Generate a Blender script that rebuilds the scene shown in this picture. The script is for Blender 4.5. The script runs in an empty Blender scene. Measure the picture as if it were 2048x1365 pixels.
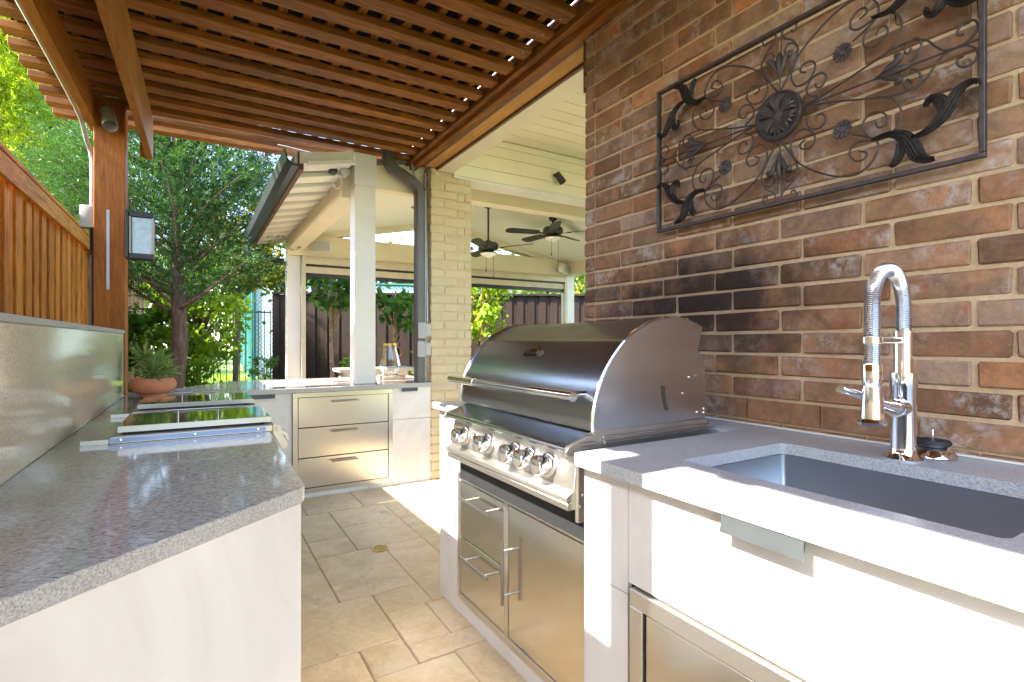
import bpy, bmesh, math, random
import numpy as np
from mathutils import Vector, Matrix, Quaternion
R = math.radians
random.seed(7); rng = np.random.default_rng(11)
scene = bpy.context.scene
col = scene.collection

# ------------------------------------------------------------ camera, light
TH = math.atan((1024 - 390) / 1045.0)
cam_d = bpy.data.cameras.new('camera'); cam = bpy.data.objects.new('camera', cam_d)
col.objects.link(cam); scene.camera = cam
cam.location = (0, 0, 1.2); cam.rotation_euler = (R(90), 0, -TH)
cam_d.sensor_width = 36; cam_d.lens = 1045 / 2048 * 36; cam_d.clip_start = 0.02; cam_d.clip_end = 500
world = bpy.data.worlds.new('World'); scene.world = world; world.use_nodes = True
wn = world.node_tree; wn.nodes.clear()
sky = wn.nodes.new('ShaderNodeTexSky'); sky.sky_type = 'NISHITA'; sky.sun_disc = False
sky.sun_elevation = math.atan(1.033); sky.sun_rotation = R(-90); sky.air_density = 1.0; sky.dust_density = 1.2; sky.ozone_density = 1.3
bg = wn.nodes.new('ShaderNodeBackground'); bg.inputs['Strength'].default_value = 0.15
wo = wn.nodes.new('ShaderNodeOutputWorld')
tint = wn.nodes.new('ShaderNodeMix'); tint.data_type = 'RGBA'; tint.blend_type = 'MULTIPLY'; tint.inputs[0].default_value = 1.0; tint.inputs[7].default_value = (1.04, 1.0, .95, 1)
wn.links.new(sky.outputs[0], tint.inputs[6]); wn.links.new(tint.outputs[2], bg.inputs['Color']); wn.links.new(bg.outputs[0], wo.inputs['Surface'])
sun_d = bpy.data.lights.new('sun', 'SUN'); sun_d.energy = 3.4; sun_d.angle = R(0.53); sun_d.color = (1.0, 0.94, 0.85)
sun = bpy.data.objects.new('sun', sun_d); col.objects.link(sun)
sun.rotation_euler = Vector((1, 0.01, -1.033)).to_track_quat('-Z', 'Y').to_euler(); sun.location = (-8, -1, 9)
scene.view_settings.view_transform = 'Standard'; scene.view_settings.look = 'None'
scene.view_settings.exposure = 3.25; scene.view_settings.gamma = 1.0
scene.view_settings.use_curve_mapping = False
scene.cycles.max_bounces = 10; scene.cycles.diffuse_bounces = 6; scene.cycles.glossy_bounces = 5
scene.cycles.transmission_bounces = 8; scene.cycles.transparent_max_bounces = 12
scene.cycles.sample_clamp_indirect = 7.0; scene.cycles.blur_glossy = 0.5

# ------------------------------------------------------------ node materials
class NT:
    def __init__(s, name):
        s.m = bpy.data.materials.new(name); s.m.use_nodes = True
        s.t = s.m.node_tree; s.t.nodes.clear()
        s.out = s.n('ShaderNodeOutputMaterial'); s.b = s.n('ShaderNodeBsdfPrincipled')
        s.l(s.b.outputs[0], s.out.inputs['Surface'])
    def n(s, t, **k):
        x = s.t.nodes.new(t)
        for a, v in k.items(): setattr(x, a, v)
        return x
    def l(s, a, b): s.t.links.new(a, b)
    def set(s, **k):
        for a, v in k.items():
            i = s.b.inputs[a.replace('_', ' ')]
            if isinstance(v, tuple): v = tuple(v) + (1,) if len(v) == 3 else v
            if hasattr(v, 'is_output'): s.l(v, i)
            else: i.default_value = v
    def pos(s, scale=(1, 1, 1), rand=0.0):
        g = s.n('ShaderNodeNewGeometry'); m = s.n('ShaderNodeMapping'); m.inputs['Scale'].default_value = scale
        src = g.outputs['Position']
        if rand:
            o = s.n('ShaderNodeObjectInfo'); c = s.n('ShaderNodeVectorMath', operation='SCALE')
            c.inputs[0].default_value = (rand, rand * 1.7, rand * 2.3); s.l(o.outputs['Random'], c.inputs['Scale'])
            a = s.n('ShaderNodeVectorMath', operation='ADD'); s.l(src, a.inputs[0]); s.l(c.outputs[0], a.inputs[1]); src = a.outputs[0]
        s.l(src, m.inputs['Vector']); return m.outputs[0]
    def noise(s, v, scale, detail=4, rough=.55, dist=0):
        x = s.n('ShaderNodeTexNoise'); x.inputs['Scale'].default_value = scale; x.inputs['Detail'].default_value = detail
        x.inputs['Roughness'].default_value = rough; x.inputs['Distortion'].default_value = dist
        s.l(v, x.inputs['Vector']); return x.outputs['Fac']
    def ramp(s, f, stops):
        x = s.n('ShaderNodeValToRGB'); e = x.color_ramp.elements
        while len(e) < len(stops): e.new(0.5)
        for i, (p, c) in enumerate(stops):
            e[i].position = p; e[i].color = (c, c, c, 1) if not isinstance(c, tuple) else tuple(c) + (1,)
        s.l(f, x.inputs[0]); return x.outputs[0]
    def mix(s, f, a, b, mode='MIX'):
        x = s.n('ShaderNodeMix', data_type='RGBA', blend_type=mode)
        for i, v in ((0, f), (6, a), (7, b)):
            if hasattr(v, 'is_output'): s.l(v, x.inputs[i])
            elif isinstance(v, tuple): x.inputs[i].default_value = tuple(v) + (1,)
            else: x.inputs[i].default_value = v
        return x.outputs[2]
    def math(s, op, a, b=0.5):
        x = s.n('ShaderNodeMath', operation=op)
        for i, v in ((0, a), (1, b)):
            if hasattr(v, 'is_output'): s.l(v, x.inputs[i])
            else: x.inputs[i].default_value = v
        return x.outputs[0]
    def bump(s, h, strength=.3, dist=.01):
        x = s.n('ShaderNodeBump'); x.inputs['Strength'].default_value = strength; x.inputs['Distance'].default_value = dist
        s.l(h, x.inputs['Height']); s.l(x.outputs[0], s.b.inputs['Normal'])
    def rnd(s): return s.n('ShaderNodeObjectInfo').outputs['Random']

def mat_wood(name, dark, mid, light, axis='X', rough=.6, rand=9.0, vary=.35, spec=.3):
    m = NT(name); sc = {'X': (1.2, 14, 14), 'Y': (14, 1.2, 14), 'Z': (14, 14, 1.2)}[axis]
    v = m.pos(sc, rand); g = m.noise(v, 3.2, 6, .6, 1.2)
    c = m.ramp(g, [(.28, dark), (.5, mid), (.75, light)])
    fine = m.noise(m.pos(tuple(q * 3 for q in sc), rand), 6, 3, .6)
    c = m.mix(.45, c, m.ramp(fine, [(.3, .55), (.7, 1.15)]), 'MULTIPLY')
    k = m.noise(m.pos((1, 1, 1), rand), 2.3, 2, .5)
    c = m.mix(.5, c, m.ramp(k, [(.3, .62), (.65, 1.1)]), 'MULTIPLY')
    c = m.mix(vary, c, m.ramp(m.rnd(), [(0, .55), (1, 1.25)]), 'MULTIPLY')
    kn = m.n('ShaderNodeTexVoronoi'); kn.inputs['Scale'].default_value = 1.0
    m.l(m.pos(tuple(q * .32 for q in sc), rand), kn.inputs['Vector'])
    c = m.mix(m.ramp(kn.outputs['Distance'], [(.04, .8), (.12, 0.0)]), c, tuple(q * .35 for q in dark))
    m.set(Base_Color=c, Roughness=rough, Specular_IOR_Level=spec); m.bump(m.math('ADD', g, m.math('MULTIPLY', fine, .4)), .35, .004)
    return m.m
M = {}
CED = ((.075, .022, .002), (.215, .072, .005), (.37, .145, .011))
for ax in 'XYZ': M['cedar' + ax] = mat_wood('stained_cedar_' + ax, *CED, axis=ax, vary=.5)
M['post'] = mat_wood('stained_post', (.19, .052, .003), (.29, .088, .005), (.38, .128, .009), 'Z', vary=0)
M['beam'] = mat_wood('stained_beam', (.22, .080, .008), (.32, .13, .014), (.42, .185, .025), 'Y', vary=.1)
M['orange_board'] = mat_wood('orange_board', (.42, .19, .04), (.5, .25, .06), (.6, .32, .09), 'Y', vary=0)
M['fence'] = mat_wood('orange_fence', (.16, .040, .004), (.42, .15, .014), (.60, .27, .035), 'Z', vary=.55)
M['fence_y'] = mat_wood('orange_fence_rail', (.2, .07, .009), (.4, .16, .018), (.55, .25, .035), 'Y', vary=.2)
M['pale_wood'] = mat_wood('pale_board', (.4, .26, .13), (.55, .40, .22), (.66, .5, .3), 'Z', vary=0)
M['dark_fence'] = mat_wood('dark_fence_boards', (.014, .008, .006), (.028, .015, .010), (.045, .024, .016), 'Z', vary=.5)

def mat_brick(painted=False):
    m = NT('painted_brick' if painted else 'tumbled_brick')
    v = m.pos((1, 1, 1), 5.0); n1 = m.noise(v, 9, 5, .65, .6); n2 = m.noise(v, 55, 4, .7); n3 = m.noise(v, 24, 6, .74, .15)
    if painted:
        c = m.mix(.5, (.55, .44, .27), m.ramp(n1, [(.3, .8), (.7, 1.1)]), 'MULTIPLY')
        m.set(Base_Color=c, Roughness=.75); m.bump(m.math('ADD', n3, m.math('MULTIPLY', n2, .3)), .5, .006); return m.m
    base = m.ramp(m.rnd(), [(0, (.20, .108, .055)), (.2, (.27, .150, .078)), (.38, (.36, .190, .095)), (.55, (.30, .185, .115)), (.7, (.38, .255, .165)), (.86, (.42, .180, .070)), (1, (.23, .128, .070))])
    c = m.mix(.8, base, m.ramp(n1, [(.28, (.5, .48, .46)), (.5, (1, 1, 1)), (.72, (1.5, 1.25, 1.05))]), 'MULTIPLY')
    c = m.mix(.5, c, m.ramp(n2, [(.3, .6), (.7, 1.3)]), 'MULTIPLY')
    c = m.mix(m.math('MULTIPLY', m.ramp(n3, [(.46, 0.0), (.62, .75)]), m.ramp(m.noise(v, 5, 3, .5), [(.48, 0.0), (.62, 1.0)])), c, (.52, .45, .38))
    pt = m.noise(v, 11, 3, .6); c = m.mix(m.ramp(pt, [(.60, 0.0), (.68, .6)]), c, (.30, .11, .045))
    c = m.mix(m.ramp(m.noise(v, 120, 2, .5), [(.70, 0.0), (.76, .35)]), c, (.6, .52, .45))
    c = m.mix(1.0, c, (.79, .78, .83), 'MULTIPLY'); soot(m, c, .9); m.set(Roughness=.85, Specular_IOR_Level=.2)
    m.bump(m.math('ADD', n3, m.math('MULTIPLY', n2, .5)), .6, .006); return m.m
def soot(m, c, amt):
    g = m.n('ShaderNodeNewGeometry'); s = m.n('ShaderNodeVectorMath', operation='SUBTRACT'); s.inputs[1].default_value = (1.66, 1.20, 1.34)
    m.l(g.outputs['Position'], s.inputs[0])
    x = m.n('ShaderNodeSeparateXYZ'); m.l(s.outputs[0], x.inputs[0])
    yp = m.math('MULTIPLY', m.math('MAXIMUM', x.outputs[1], 0.0), 1.05); yn = m.math('MULTIPLY', m.math('MINIMUM', x.outputs[1], 0.0), 3.4); yy = m.math('ADD', yp, yn)
    zz = m.math('MULTIPLY', x.outputs[2], 3.7); ln = m.math('SQRT', m.math('ADD', m.math('MULTIPLY', yy, yy), m.math('MULTIPLY', zz, zz)))
    w = m.math('ADD', ln, m.math('MULTIPLY', m.math('SUBTRACT', m.noise(m.pos((1, 1, 1)), 9, 4, .65), .5), 1.3))
    ff = m.ramp(w, [(.35, amt), (.75, amt * .5), (1.15, 0.0)])
    c2 = m.mix(ff, c, (.016, .012, .012)); m.l(c2, m.b.inputs['Base Color'])
M['brick'] = mat_brick(); M['painted_brick'] = mat_brick(True)
m = NT('tan_mortar'); v = m.pos(); n = m.noise(v, 60, 5, .7); k = m.noise(v, 6, 3)
c = m.mix(.6, m.ramp(k, [(.3, (.44, .30, .17)), (.7, (.54, .385, .235))]), m.ramp(n, [(.3, .7), (.7, 1.15)]), 'MULTIPLY')
soot(m, c, .35); m.set(Roughness=.95); m.bump(n, .7, .005); M['mortar'] = m.m

def mat_plain(name, colr, rough=.5, metal=0, var=.12, scale=8, bump=.05, spec=.5, coat=0):
    m = NT(name); v = m.pos(); n = m.noise(v, scale, 5, .6)
    c = m.mix(1.0, colr, m.ramp(n, [(.3, 1 - var), (.7, 1 + var)]), 'MULTIPLY')
    m.set(Base_Color=c, Roughness=rough, Metallic=metal, Specular_IOR_Level=spec, Coat_Weight=coat)
    if bump: m.bump(m.noise(v, scale * 8, 3, .6), bump, .003)
    return m.m
M['cream'] = mat_plain('cream_paint', (.72, .64, .47), .45, var=.05, scale=3)
M['white_paint'] = mat_plain('white_paint', (.66, .64, .59), .5, var=.05, scale=3)
M['dark_gap'] = mat_plain('dark_gap', (.05, .035, .025), .9)
M['black'] = mat_plain('black_metal', (.022, .023, .027), .35, .3)
M['dark_pull'] = mat_plain('grey_pull_metal', (.10, .11, .115), .35, .6)
M['iron'] = mat_plain('wrought_iron', (.055, .040, .037), .5, .35, var=.4, scale=40, bump=.2)
M['gutter'] = mat_plain('dark_gutter', (.045, .05, .052), .3, .3)
M['conduit'] = mat_plain('grey_conduit', (.34, .34, .36), .35, .5)
M['downspout'] = mat_plain('bronze_downspout', (.085, .075, .068), .4, .2)
M['box_grey'] = mat_plain('grey_box', (.38, .38, .36), .5)
M['trim_brown'] = mat_plain('brown_trim', (.10, .038, .015), .5)
M['beige_screen'] = mat_plain('beige_screen_housing', (.50, .43, .31), .5)
M['fan'] = mat_plain('bronze_fan', (.045, .040, .034), .45, .2)
M['opal'] = mat_plain('opal_glass', (.8, .8, .76), .25)
M['terracotta'] = mat_plain('terracotta', (.50, .19, .09), .8, var=.12, scale=12)
M['soil'] = mat_plain('soil', (.05, .035, .022), .95, scale=50, bump=.5)
M['stone_grey'] = mat_plain('grey_stone', (.36, .35, .33), .7, var=.3, scale=14, bump=.3)
M['driftwood'] = mat_plain('driftwood', (.30, .24, .19), .8, var=.4, scale=25, bump=.4)
M['brass'] = mat_plain('brass', (.60, .40, .10), .4, .7, var=.1)
M['rubber'] = mat_plain('rubber', (.010, .011, .012), .6)  # stopper rubber; also the near-black that paints shade in the grill gap
M['film'] = mat_plain('blue_film', (.17, .22, .36), .25, .5)
M['teal'] = mat_plain('teal_paint', (.008, .095, .085), .4)
M['asphalt_path'] = mat_plain('pale_path', (.40, .34, .28), .9, scale=4)
M['speaker'] = mat_plain('speaker_grey', (.42, .42, .42), .6)
M['red_wall'] = mat_plain('far_brick', (.30, .12, .08), .8)
m = NT('chrome'); m.set(Base_Color=(.86, .86, .87), Metallic=1.0, Roughness=.06); M['chrome'] = m.m
def mat_steel(name, colr, rough, axis, smudge=0, metal=1.0, aniso=0):
    m = NT(name); sc = {'Y': (60, 1.5, 60), 'Z': (60, 60, 1.5), 'X': (1.5, 60, 60), 'N': (20, 20, 20)}[axis]
    n = m.noise(m.pos(sc), 6, 3, .6); k = m.noise(m.pos(), 3.5, 4, .65, .8)
    r = m.math('ADD', m.math('MULTIPLY', n, .03), rough - .015)

    c = m.mix(.2, colr, m.ramp(k, [(.35, .86), (.65, 1.06)]), 'MULTIPLY')
    if smudge:
        w = m.ramp(m.noise(m.pos((1, 1.2, .7)), 9, 7, .78, 2.5), [(.60, 0.0), (.72, .28)])
        r = m.math('ADD', r, m.math('MULTIPLY', w, smudge)); c = m.mix(m.math('MULTIPLY', w, .5), c, (.72, .70, .66))
    m.set(Base_Color=c, Metallic=metal, Roughness=r)
    if aniso:
        tg = m.n('ShaderNodeTangent', direction_type='RADIAL', axis='Z'); m.l(tg.outputs[0], m.b.inputs['Tangent']); m.set(Anisotropic=aniso)
    return m.m
M['steel_y'] = mat_steel('brushed_steel', (.60, .62, .66), .25, 'N')
M['steel_panel'] = mat_steel('brushed_steel_panel', (.66, .63, .57), .34, 'Y', .25)
M['steel_door'] = mat_steel('worn_steel_door', (.70, .66, .58), .17, 'Y', .3)
M['steel_drawer'] = mat_steel('warm_steel_drawer', (.60, .575, .52), .23, 'N', aniso=.85)
M['steel_sink'] = mat_steel('sink_steel', (.47, .50, .54), .32, 'Y')
M['steel_shelf'] = mat_steel('dark_polished_shelf', (.42, .43, .44), .16, 'Y', .3)
M['mirror'] = mat_steel('polished_lid', (.62, .62, .60), .055, 'N')
M['steel_rail'] = mat_steel('satin_rail', (.33, .31, .29), .32, 'X')
def mat_granite(name, a, b, dark, rough, axis=(60, 60, 60), tint=None):
    m = NT(name); v = m.pos(axis); n = m.noise(v, 2.6, 4, .75); n2 = m.noise(m.pos(tuple(q * .5 for q in axis)), 3.3, 3, .7)
    big = m.noise(m.pos(), 3.0, 3, .6, .8)
    c = m.ramp(n, [(.34, dark), (.46, a), (.62, b)]); c = m.mix(.5, c, m.ramp(n2, [(.3, .68), (.65, 1.12)]), 'MULTIPLY')
    c = m.mix(.45, c, m.ramp(big, [(.3, .82), (.7, 1.12)]), 'MULTIPLY')
    if tint:
        vv = m.noise(m.pos((2, 6, 6)), 4, 5, .8, 1.5); c = m.mix(m.ramp(vv, [(.68, 0.0), (.73, .7)]), c, (.06, .05, .05))
    m.set(Base_Color=c, Roughness=rough, Specular_IOR_Level=.5); return m.m
M['granite'] = mat_granite('grey_granite_top', (.40, .38, .36), (.62, .59, .55), (.09, .08, .085), .06, (38, 110, 110), 1)
M['granite_edge'] = mat_granite('granite_honed', (.32, .31, .30), (.46, .45, .43), (.15, .14, .14), .35, (110, 110, 110), 1)
M['granite_bs'] = mat_granite('beige_granite', (.62, .53, .40), (.74, .66, .53), (.36, .28, .20), .08, (90, 90, 90))
m = NT('white_porcelain_panel'); v = m.pos((1, 1, .7)); n = m.noise(v, 1.6, 5, .65, 2.0)
m.set(Base_Color=m.ramp(n, [(.3, (.52, .485, .45)), (.5, (.60, .57, .54)), (.7, (.65, .625, .60))]), Roughness=.22); M['porcelain'] = m.m
m = NT('stamped_concrete'); v = m.pos((1, 1, 1), 3); n = m.noise(v, 4, 6, .7, 1.2); f = m.noise(v, 40, 5, .7)
c = m.ramp(n, [(.25, (.44, .32, .17)), (.45, (.57, .43, .25)), (.6, (.64, .50, .31)), (.8, (.70, .58, .40))])
c = m.mix(.5, c, m.ramp(f, [(.3, .75), (.7, 1.15)]), 'MULTIPLY')
w = m.noise(m.pos((1, 1, 1)), 1.7, 6, .72, .8); c = m.mix(m.ramp(w, [(.56, 0.0), (.70, .45)]), c, (.66, .60, .52))
d = m.noise(m.pos((1, 1, 1), 2), 2.6, 6, .75, 1.5); c = m.mix(m.ramp(d, [(.58, 0.0), (.70, .5)]), c, (.22, .16, .105))
c = m.mix(.35, c, m.ramp(m.rnd(), [(0, .82), (1, 1.12)]), 'MULTIPLY')
m.set(Base_Color=c, Roughness=.42); m.bump(m.math('ADD', n, m.math('MULTIPLY', f, .25)), .6, .014); M['paver'] = m.m
M['paver_joint'] = mat_plain('paver_joint', (.37, .28, .19), .9, var=.3, scale=20)
def mat_leaf(name, a, b, c3, sc=3.0, trans=.35):
    m = NT(name); g = m.n('ShaderNodeNewGeometry')
    n = m.noise(m.pos(), sc, 3, .6)
    c = m.mix(m.ramp(n, [(.35, 0.0), (.65, 1.0)]), a, b); c = m.mix(m.math('MULTIPLY', g.outputs['Random Per Island'], .8), c, c3)
    d = m.n('ShaderNodeBsdfDiffuse'); t = m.n('ShaderNodeBsdfTranslucent'); gl = m.n('ShaderNodeBsdfGlossy'); gl.inputs['Roughness'].default_value = .4
    m.l(c, d.inputs[0]); m.l(m.mix(1.0, c, (1.3, 1.35, .6), 'MULTIPLY'), t.inputs[0])
    x = m.n('ShaderNodeMixShader'); x.inputs[0].default_value = trans; m.l(d.outputs[0], x.inputs[1]); m.l(t.outputs[0], x.inputs[2])
    y = m.n('ShaderNodeMixShader'); y.inputs[0].default_value = .015; m.l(x.outputs[0], y.inputs[1]); m.l(gl.outputs[0], y.inputs[2])
    m.l(y.outputs[0], m.out.inputs['Surface']); return m.m
M['leaf_juniper'] = mat_leaf('juniper_sprays', (.012, .045, .018), (.030, .085, .026), (.065, .130, .028), 2.5)
M['leaf_juniper_sunlit'] = mat_leaf('sunlit_juniper_sprays', (.13, .20, .010), (.22, .29, .012), (.32, .36, .018), 2.0, .6)  # sunlight is put into the leaf colour: a lit version of the juniper sprays
M['leaf_maple'] = mat_leaf('lime_leaves', (.09, .19, .015), (.18, .29, .02), (.29, .35, .025), 1.5, .5)
M['leaf_yellow'] = mat_leaf('yellow_leaves', (.16, .22, .02), (.30, .28, .03), (.38, .27, .03), 1.5, .5)
M['leaf_green'] = mat_leaf('green_leaves', (.03, .10, .02), (.06, .15, .03), (.12, .21, .04), 2.0, .45)
M['leaf_far'] = mat_leaf('far_leaves', (.035, .09, .02), (.09, .14, .03), (.15, .19, .04), .6, .4)
M['leaf_yucca'] = mat_leaf('yucca_blades', (.06, .15, .05), (.15, .25, .07), (.36, .40, .13), 14, .3)
m = NT('bark'); v = m.pos((9, 9, 1.6)); n = m.noise(v, 4, 6, .7, 1.0)
m.set(Base_Color=m.ramp(n, [(.3, (.06, .032, .022)), (.5, (.15, .085, .06)), (.72, (.27, .18, .135))]), Roughness=.9); m.bump(n, .9, .03); M['bark'] = m.m
M['bark_pale'] = mat_plain('pale_bark', (.34, .22, .13), .8, var=.35, scale=9, bump=.3)
m = NT('grass_ground'); n = m.noise(m.pos(), 1.2, 5, .7); f = m.noise(m.pos(), 60, 3, .7)
c = m.mix(.6, m.ramp(n, [(.3, (.05, .11, .018)), (.7, (.12, .19, .025))]), m.ramp(f, [(.3, .6), (.7, 1.3)]), 'MULTIPLY')
m.set(Base_Color=c, Roughness=.9); M['grass'] = m.m
m = NT('chain_link_windscreen'); g = m.n('ShaderNodeNewGeometry'); mp = m.n('ShaderNodeMapping'); mp.inputs['Scale'].default_value = (1, 1, 1)
m.l(g.outputs['Position'], mp.inputs['Vector']); sp = m.n('ShaderNodeSeparateXYZ'); m.l(mp.outputs[0], sp.inputs[0])
u = m.math('MULTIPLY', m.math('ADD', sp.outputs[0], m.math('MULTIPLY', sp.outputs[1], -.4)), 6.5); w = m.math('MULTIPLY', sp.outputs[2], 7.5)
def wires(q): 
    a = m.math('ABSOLUTE', m.math('SUBTRACT', m.math('FRACT', q), .5)); return m.math('LESS_THAN', a, .11)
wv = m.math('MAXIMUM', wires(m.math('ADD', u, w)), wires(m.math('SUBTRACT', u, w)))
m.set(Base_Color=m.mix(wv, m.mix(m.noise(m.pos(), .6, 3), (.36, .46, .48), (.46, .55, .57)), (.16, .27, .28)), Roughness=.6); M['screen'] = m.m
def mat_glass(name, tint=(1, 1, 1), rough=0.0, thin=True):
    m = NT(name); m.set(Base_Color=tint, Roughness=rough, Transmission_Weight=1.0, IOR=1.12 if thin else 1.45); return m.m
M['glass'] = mat_glass('clear_glass', (.95, .98, .98), thin=False); M['frost'] = mat_plain('seeded_glass', (.42, .56, .66), .25, spec=.8, var=.15, scale=30)
M['card'] = mat_plain('coral_badge', (.3, .1, .05), .5)
m = NT('badge_metal'); m.set(Base_Color=(.10, .07, .06), Metallic=1.0, Roughness=.12); M['badge'] = m.m

# ------------------------------------------------------------ mesh tools
def finish(me, mat, smooth=True, angle=35):
    if mat is not None: me.materials.append(M[mat] if isinstance(mat, str) else mat)
    if smooth:
        me.shade_smooth(); me.set_sharp_from_angle(angle=R(angle))
def link(name, me, parent=None, label=None, cat=None, group=None, kind=None):
    o = bpy.data.objects.new(name, me); col.objects.link(o)
    if parent is not None: o.parent = parent
    if label: o['label'] = label
    if cat: o['category'] = cat
    if group: o['group'] = group
    if kind: o['kind'] = kind
    return o
def empty(name, loc, label, cat, group=None, kind=None):
    o = bpy.data.objects.new(name, None); col.objects.link(o); o.location = loc; o.empty_display_size = .1
    if label: o['label'] = label
    if cat: o['category'] = cat
    if group: o['group'] = group
    if kind: o['kind'] = kind
    bpy.context.view_layer.update(); return o
class MB:
    def __init__(s): s.bm = bmesh.new()
    def box(s, x0, x1, y0, y1, z0, z1, bev=0, seg=1, mat=None):
        r = bmesh.ops.create_cube(s.bm, size=1); vs = r['verts']
        T = Matrix.Translation(((x0 + x1) / 2, (y0 + y1) / 2, (z0 + z1) / 2)) @ Matrix.Diagonal((abs(x1 - x0), abs(y1 - y0), abs(z1 - z0), 1))
        if mat is not None: T = mat @ T
        bmesh.ops.transform(s.bm, matrix=T, verts=vs)
        if bev:
            es = list({e for v in vs for e in v.link_edges})
            bmesh.ops.bevel(s.bm, geom=es, offset=bev, segments=seg, affect='EDGES', profile=.5)
        return s
    def prism(s, pts, axis, a0, a1, bev=0, seg=1):
        """pts 2-D outline; axis 'X': pts=(y,z), 'Y': pts=(x,z), 'Z': pts=(x,y)"""
        def P(p, a): return {'X': (a, p[0], p[1]), 'Y': (p[0], a, p[1]), 'Z': (p[0], p[1], a)}[axis]
        A = [s.bm.verts.new(P(p, a0)) for p in pts]; B = [s.bm.verts.new(P(p, a1)) for p in pts]; n = len(pts)
        fs = [s.bm.faces.new(A), s.bm.faces.new(B[::-1])]
        for i in range(n): fs.append(s.bm.faces.new((A[i], B[i], B[(i + 1) % n], A[(i + 1) % n])))
        bmesh.ops.recalc_face_normals(s.bm, faces=fs)
        if bev:
            es = list({e for f in fs for e in f.edges}); bmesh.ops.bevel(s.bm, geom=es, offset=bev, segments=seg, affect='EDGES', profile=.5)
        return s
    def tube(s, pts, r, n=10, cap=True, closed=False):
        pts = [Vector(p) for p in pts]; rr = r if isinstance(r, (list, tuple)) else [r] * len(pts)
        rings = []; up = None; N = len(pts)
        for i, p in enumerate(pts):
            if closed: t = pts[(i + 1) % N] - pts[i - 1]
            else: t = pts[min(i + 1, N - 1)] - pts[max(i - 1, 0)]
            t.normalize()
            if up is None:
                up = Vector((0, 0, 1)) if abs(t.z) < .9 else Vector((1, 0, 0))
            a = t.cross(up)
            if a.length < 1e-5: a = t.orthogonal()
            a.normalize(); b = a.cross(t); up = -b if False else b
            rings.append([s.bm.verts.new(p + a * (math.cos(k * 2 * math.pi / n) * rr[i]) + b * (math.sin(k * 2 * math.pi / n) * rr[i])) for k in range(n)])
        m = N if closed else N - 1
        for i in range(m):
            A, B = rings[i], rings[(i + 1) % N]
            for k in range(n): s.bm.faces.new((A[k], A[(k + 1) % n], B[(k + 1) % n], B[k]))
        if cap and not closed: s.bm.faces.new(rings[0][::-1]); s.bm.faces.new(rings[-1])
        return s
    def lathe(s, prof, c, n=32, axis='Z', cap=True):
        """prof list of (radius, height) about the axis through c"""
        c = Vector(c); ax = {'Z': (Vector((1, 0, 0)), Vector((0, 1, 0)), Vector((0, 0, 1))), 'X': (Vector((0, 1, 0)), Vector((0, 0, 1)), Vector((1, 0, 0))), 'Y': (Vector((0, 0, 1)), Vector((1, 0, 0)), Vector((0, 1, 0)))}[axis] if isinstance(axis, str) else axis
        rings = [[s.bm.verts.new(c + ax[2] * h + (ax[0] * math.cos(k * 2 * math.pi / n) + ax[1] * math.sin(k * 2 * math.pi / n)) * max(r, 1e-4)) for k in range(n)] for r, h in prof]
        for A, B in zip(rings, rings[1:]):
            for k in range(n): s.bm.faces.new((A[k], A[(k + 1) % n], B[(k + 1) % n], B[k]))
        if cap: s.bm.faces.new(rings[0][::-1]); s.bm.faces.new(rings[-1])
        return s
    def quad(s, *p):
        s.bm.faces.new([s.bm.verts.new(q) for q in p]); return s
    def mesh(s, name, mat, smooth=True, angle=35):
        bmesh.ops.recalc_face_normals(s.bm, faces=s.bm.faces[:])
        me = bpy.data.meshes.new(name); s.bm.to_mesh(me); s.bm.free(); finish(me, mat, smooth, angle); return me
    def obj(s, name, mat, parent=None, smooth=True, angle=35, **k):
        o = link(name, s.mesh(name, mat, smooth, angle), parent, **k)
        if parent is not None: o.matrix_parent_inverse = parent.matrix_world.inverted()
        return o
def inst(name, me, parent, loc, rot=None, scale=None, **k):
    o = link(name, me, parent, **k); o.location = loc
    if rot is not None: o.rotation_euler = rot
    if scale is not None: o.scale = scale
    if parent is not None: o.matrix_parent_inverse = parent.matrix_world.inverted()
    return o
def slab_between(mb, p0, p1, w0, w1, z0, z1):
    """board whose left/right offsets from the line p0-p1 are w0..w1"""
    a = Vector((p0[0], p0[1])); b = Vector((p1[0], p1[1])); d = (b - a).normalized(); n = Vector((d.y, -d.x))
    q = [a + n * w0, b + n * w0, b + n * w1, a + n * w1]
    mb.prism([(v.x, v.y) for v in q], 'Z', z0, z1); return mb
def smooth_path(pts, k=4):
    P = [Vector(p) for p in pts]; out = []
    for i in range(len(P) - 1):
        a, b, c, d = P[max(i - 1, 0)], P[i], P[i + 1], P[min(i + 2, len(P) - 1)]
        for j in range(k):
            t = j / k
            out.append(.5 * ((2 * b) + (c - a) * t + (2 * a - 5 * b + 4 * c - d) * t * t + (3 * b - a - 3 * c + d) * t ** 3))
    out.append(P[-1]); return out

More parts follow.
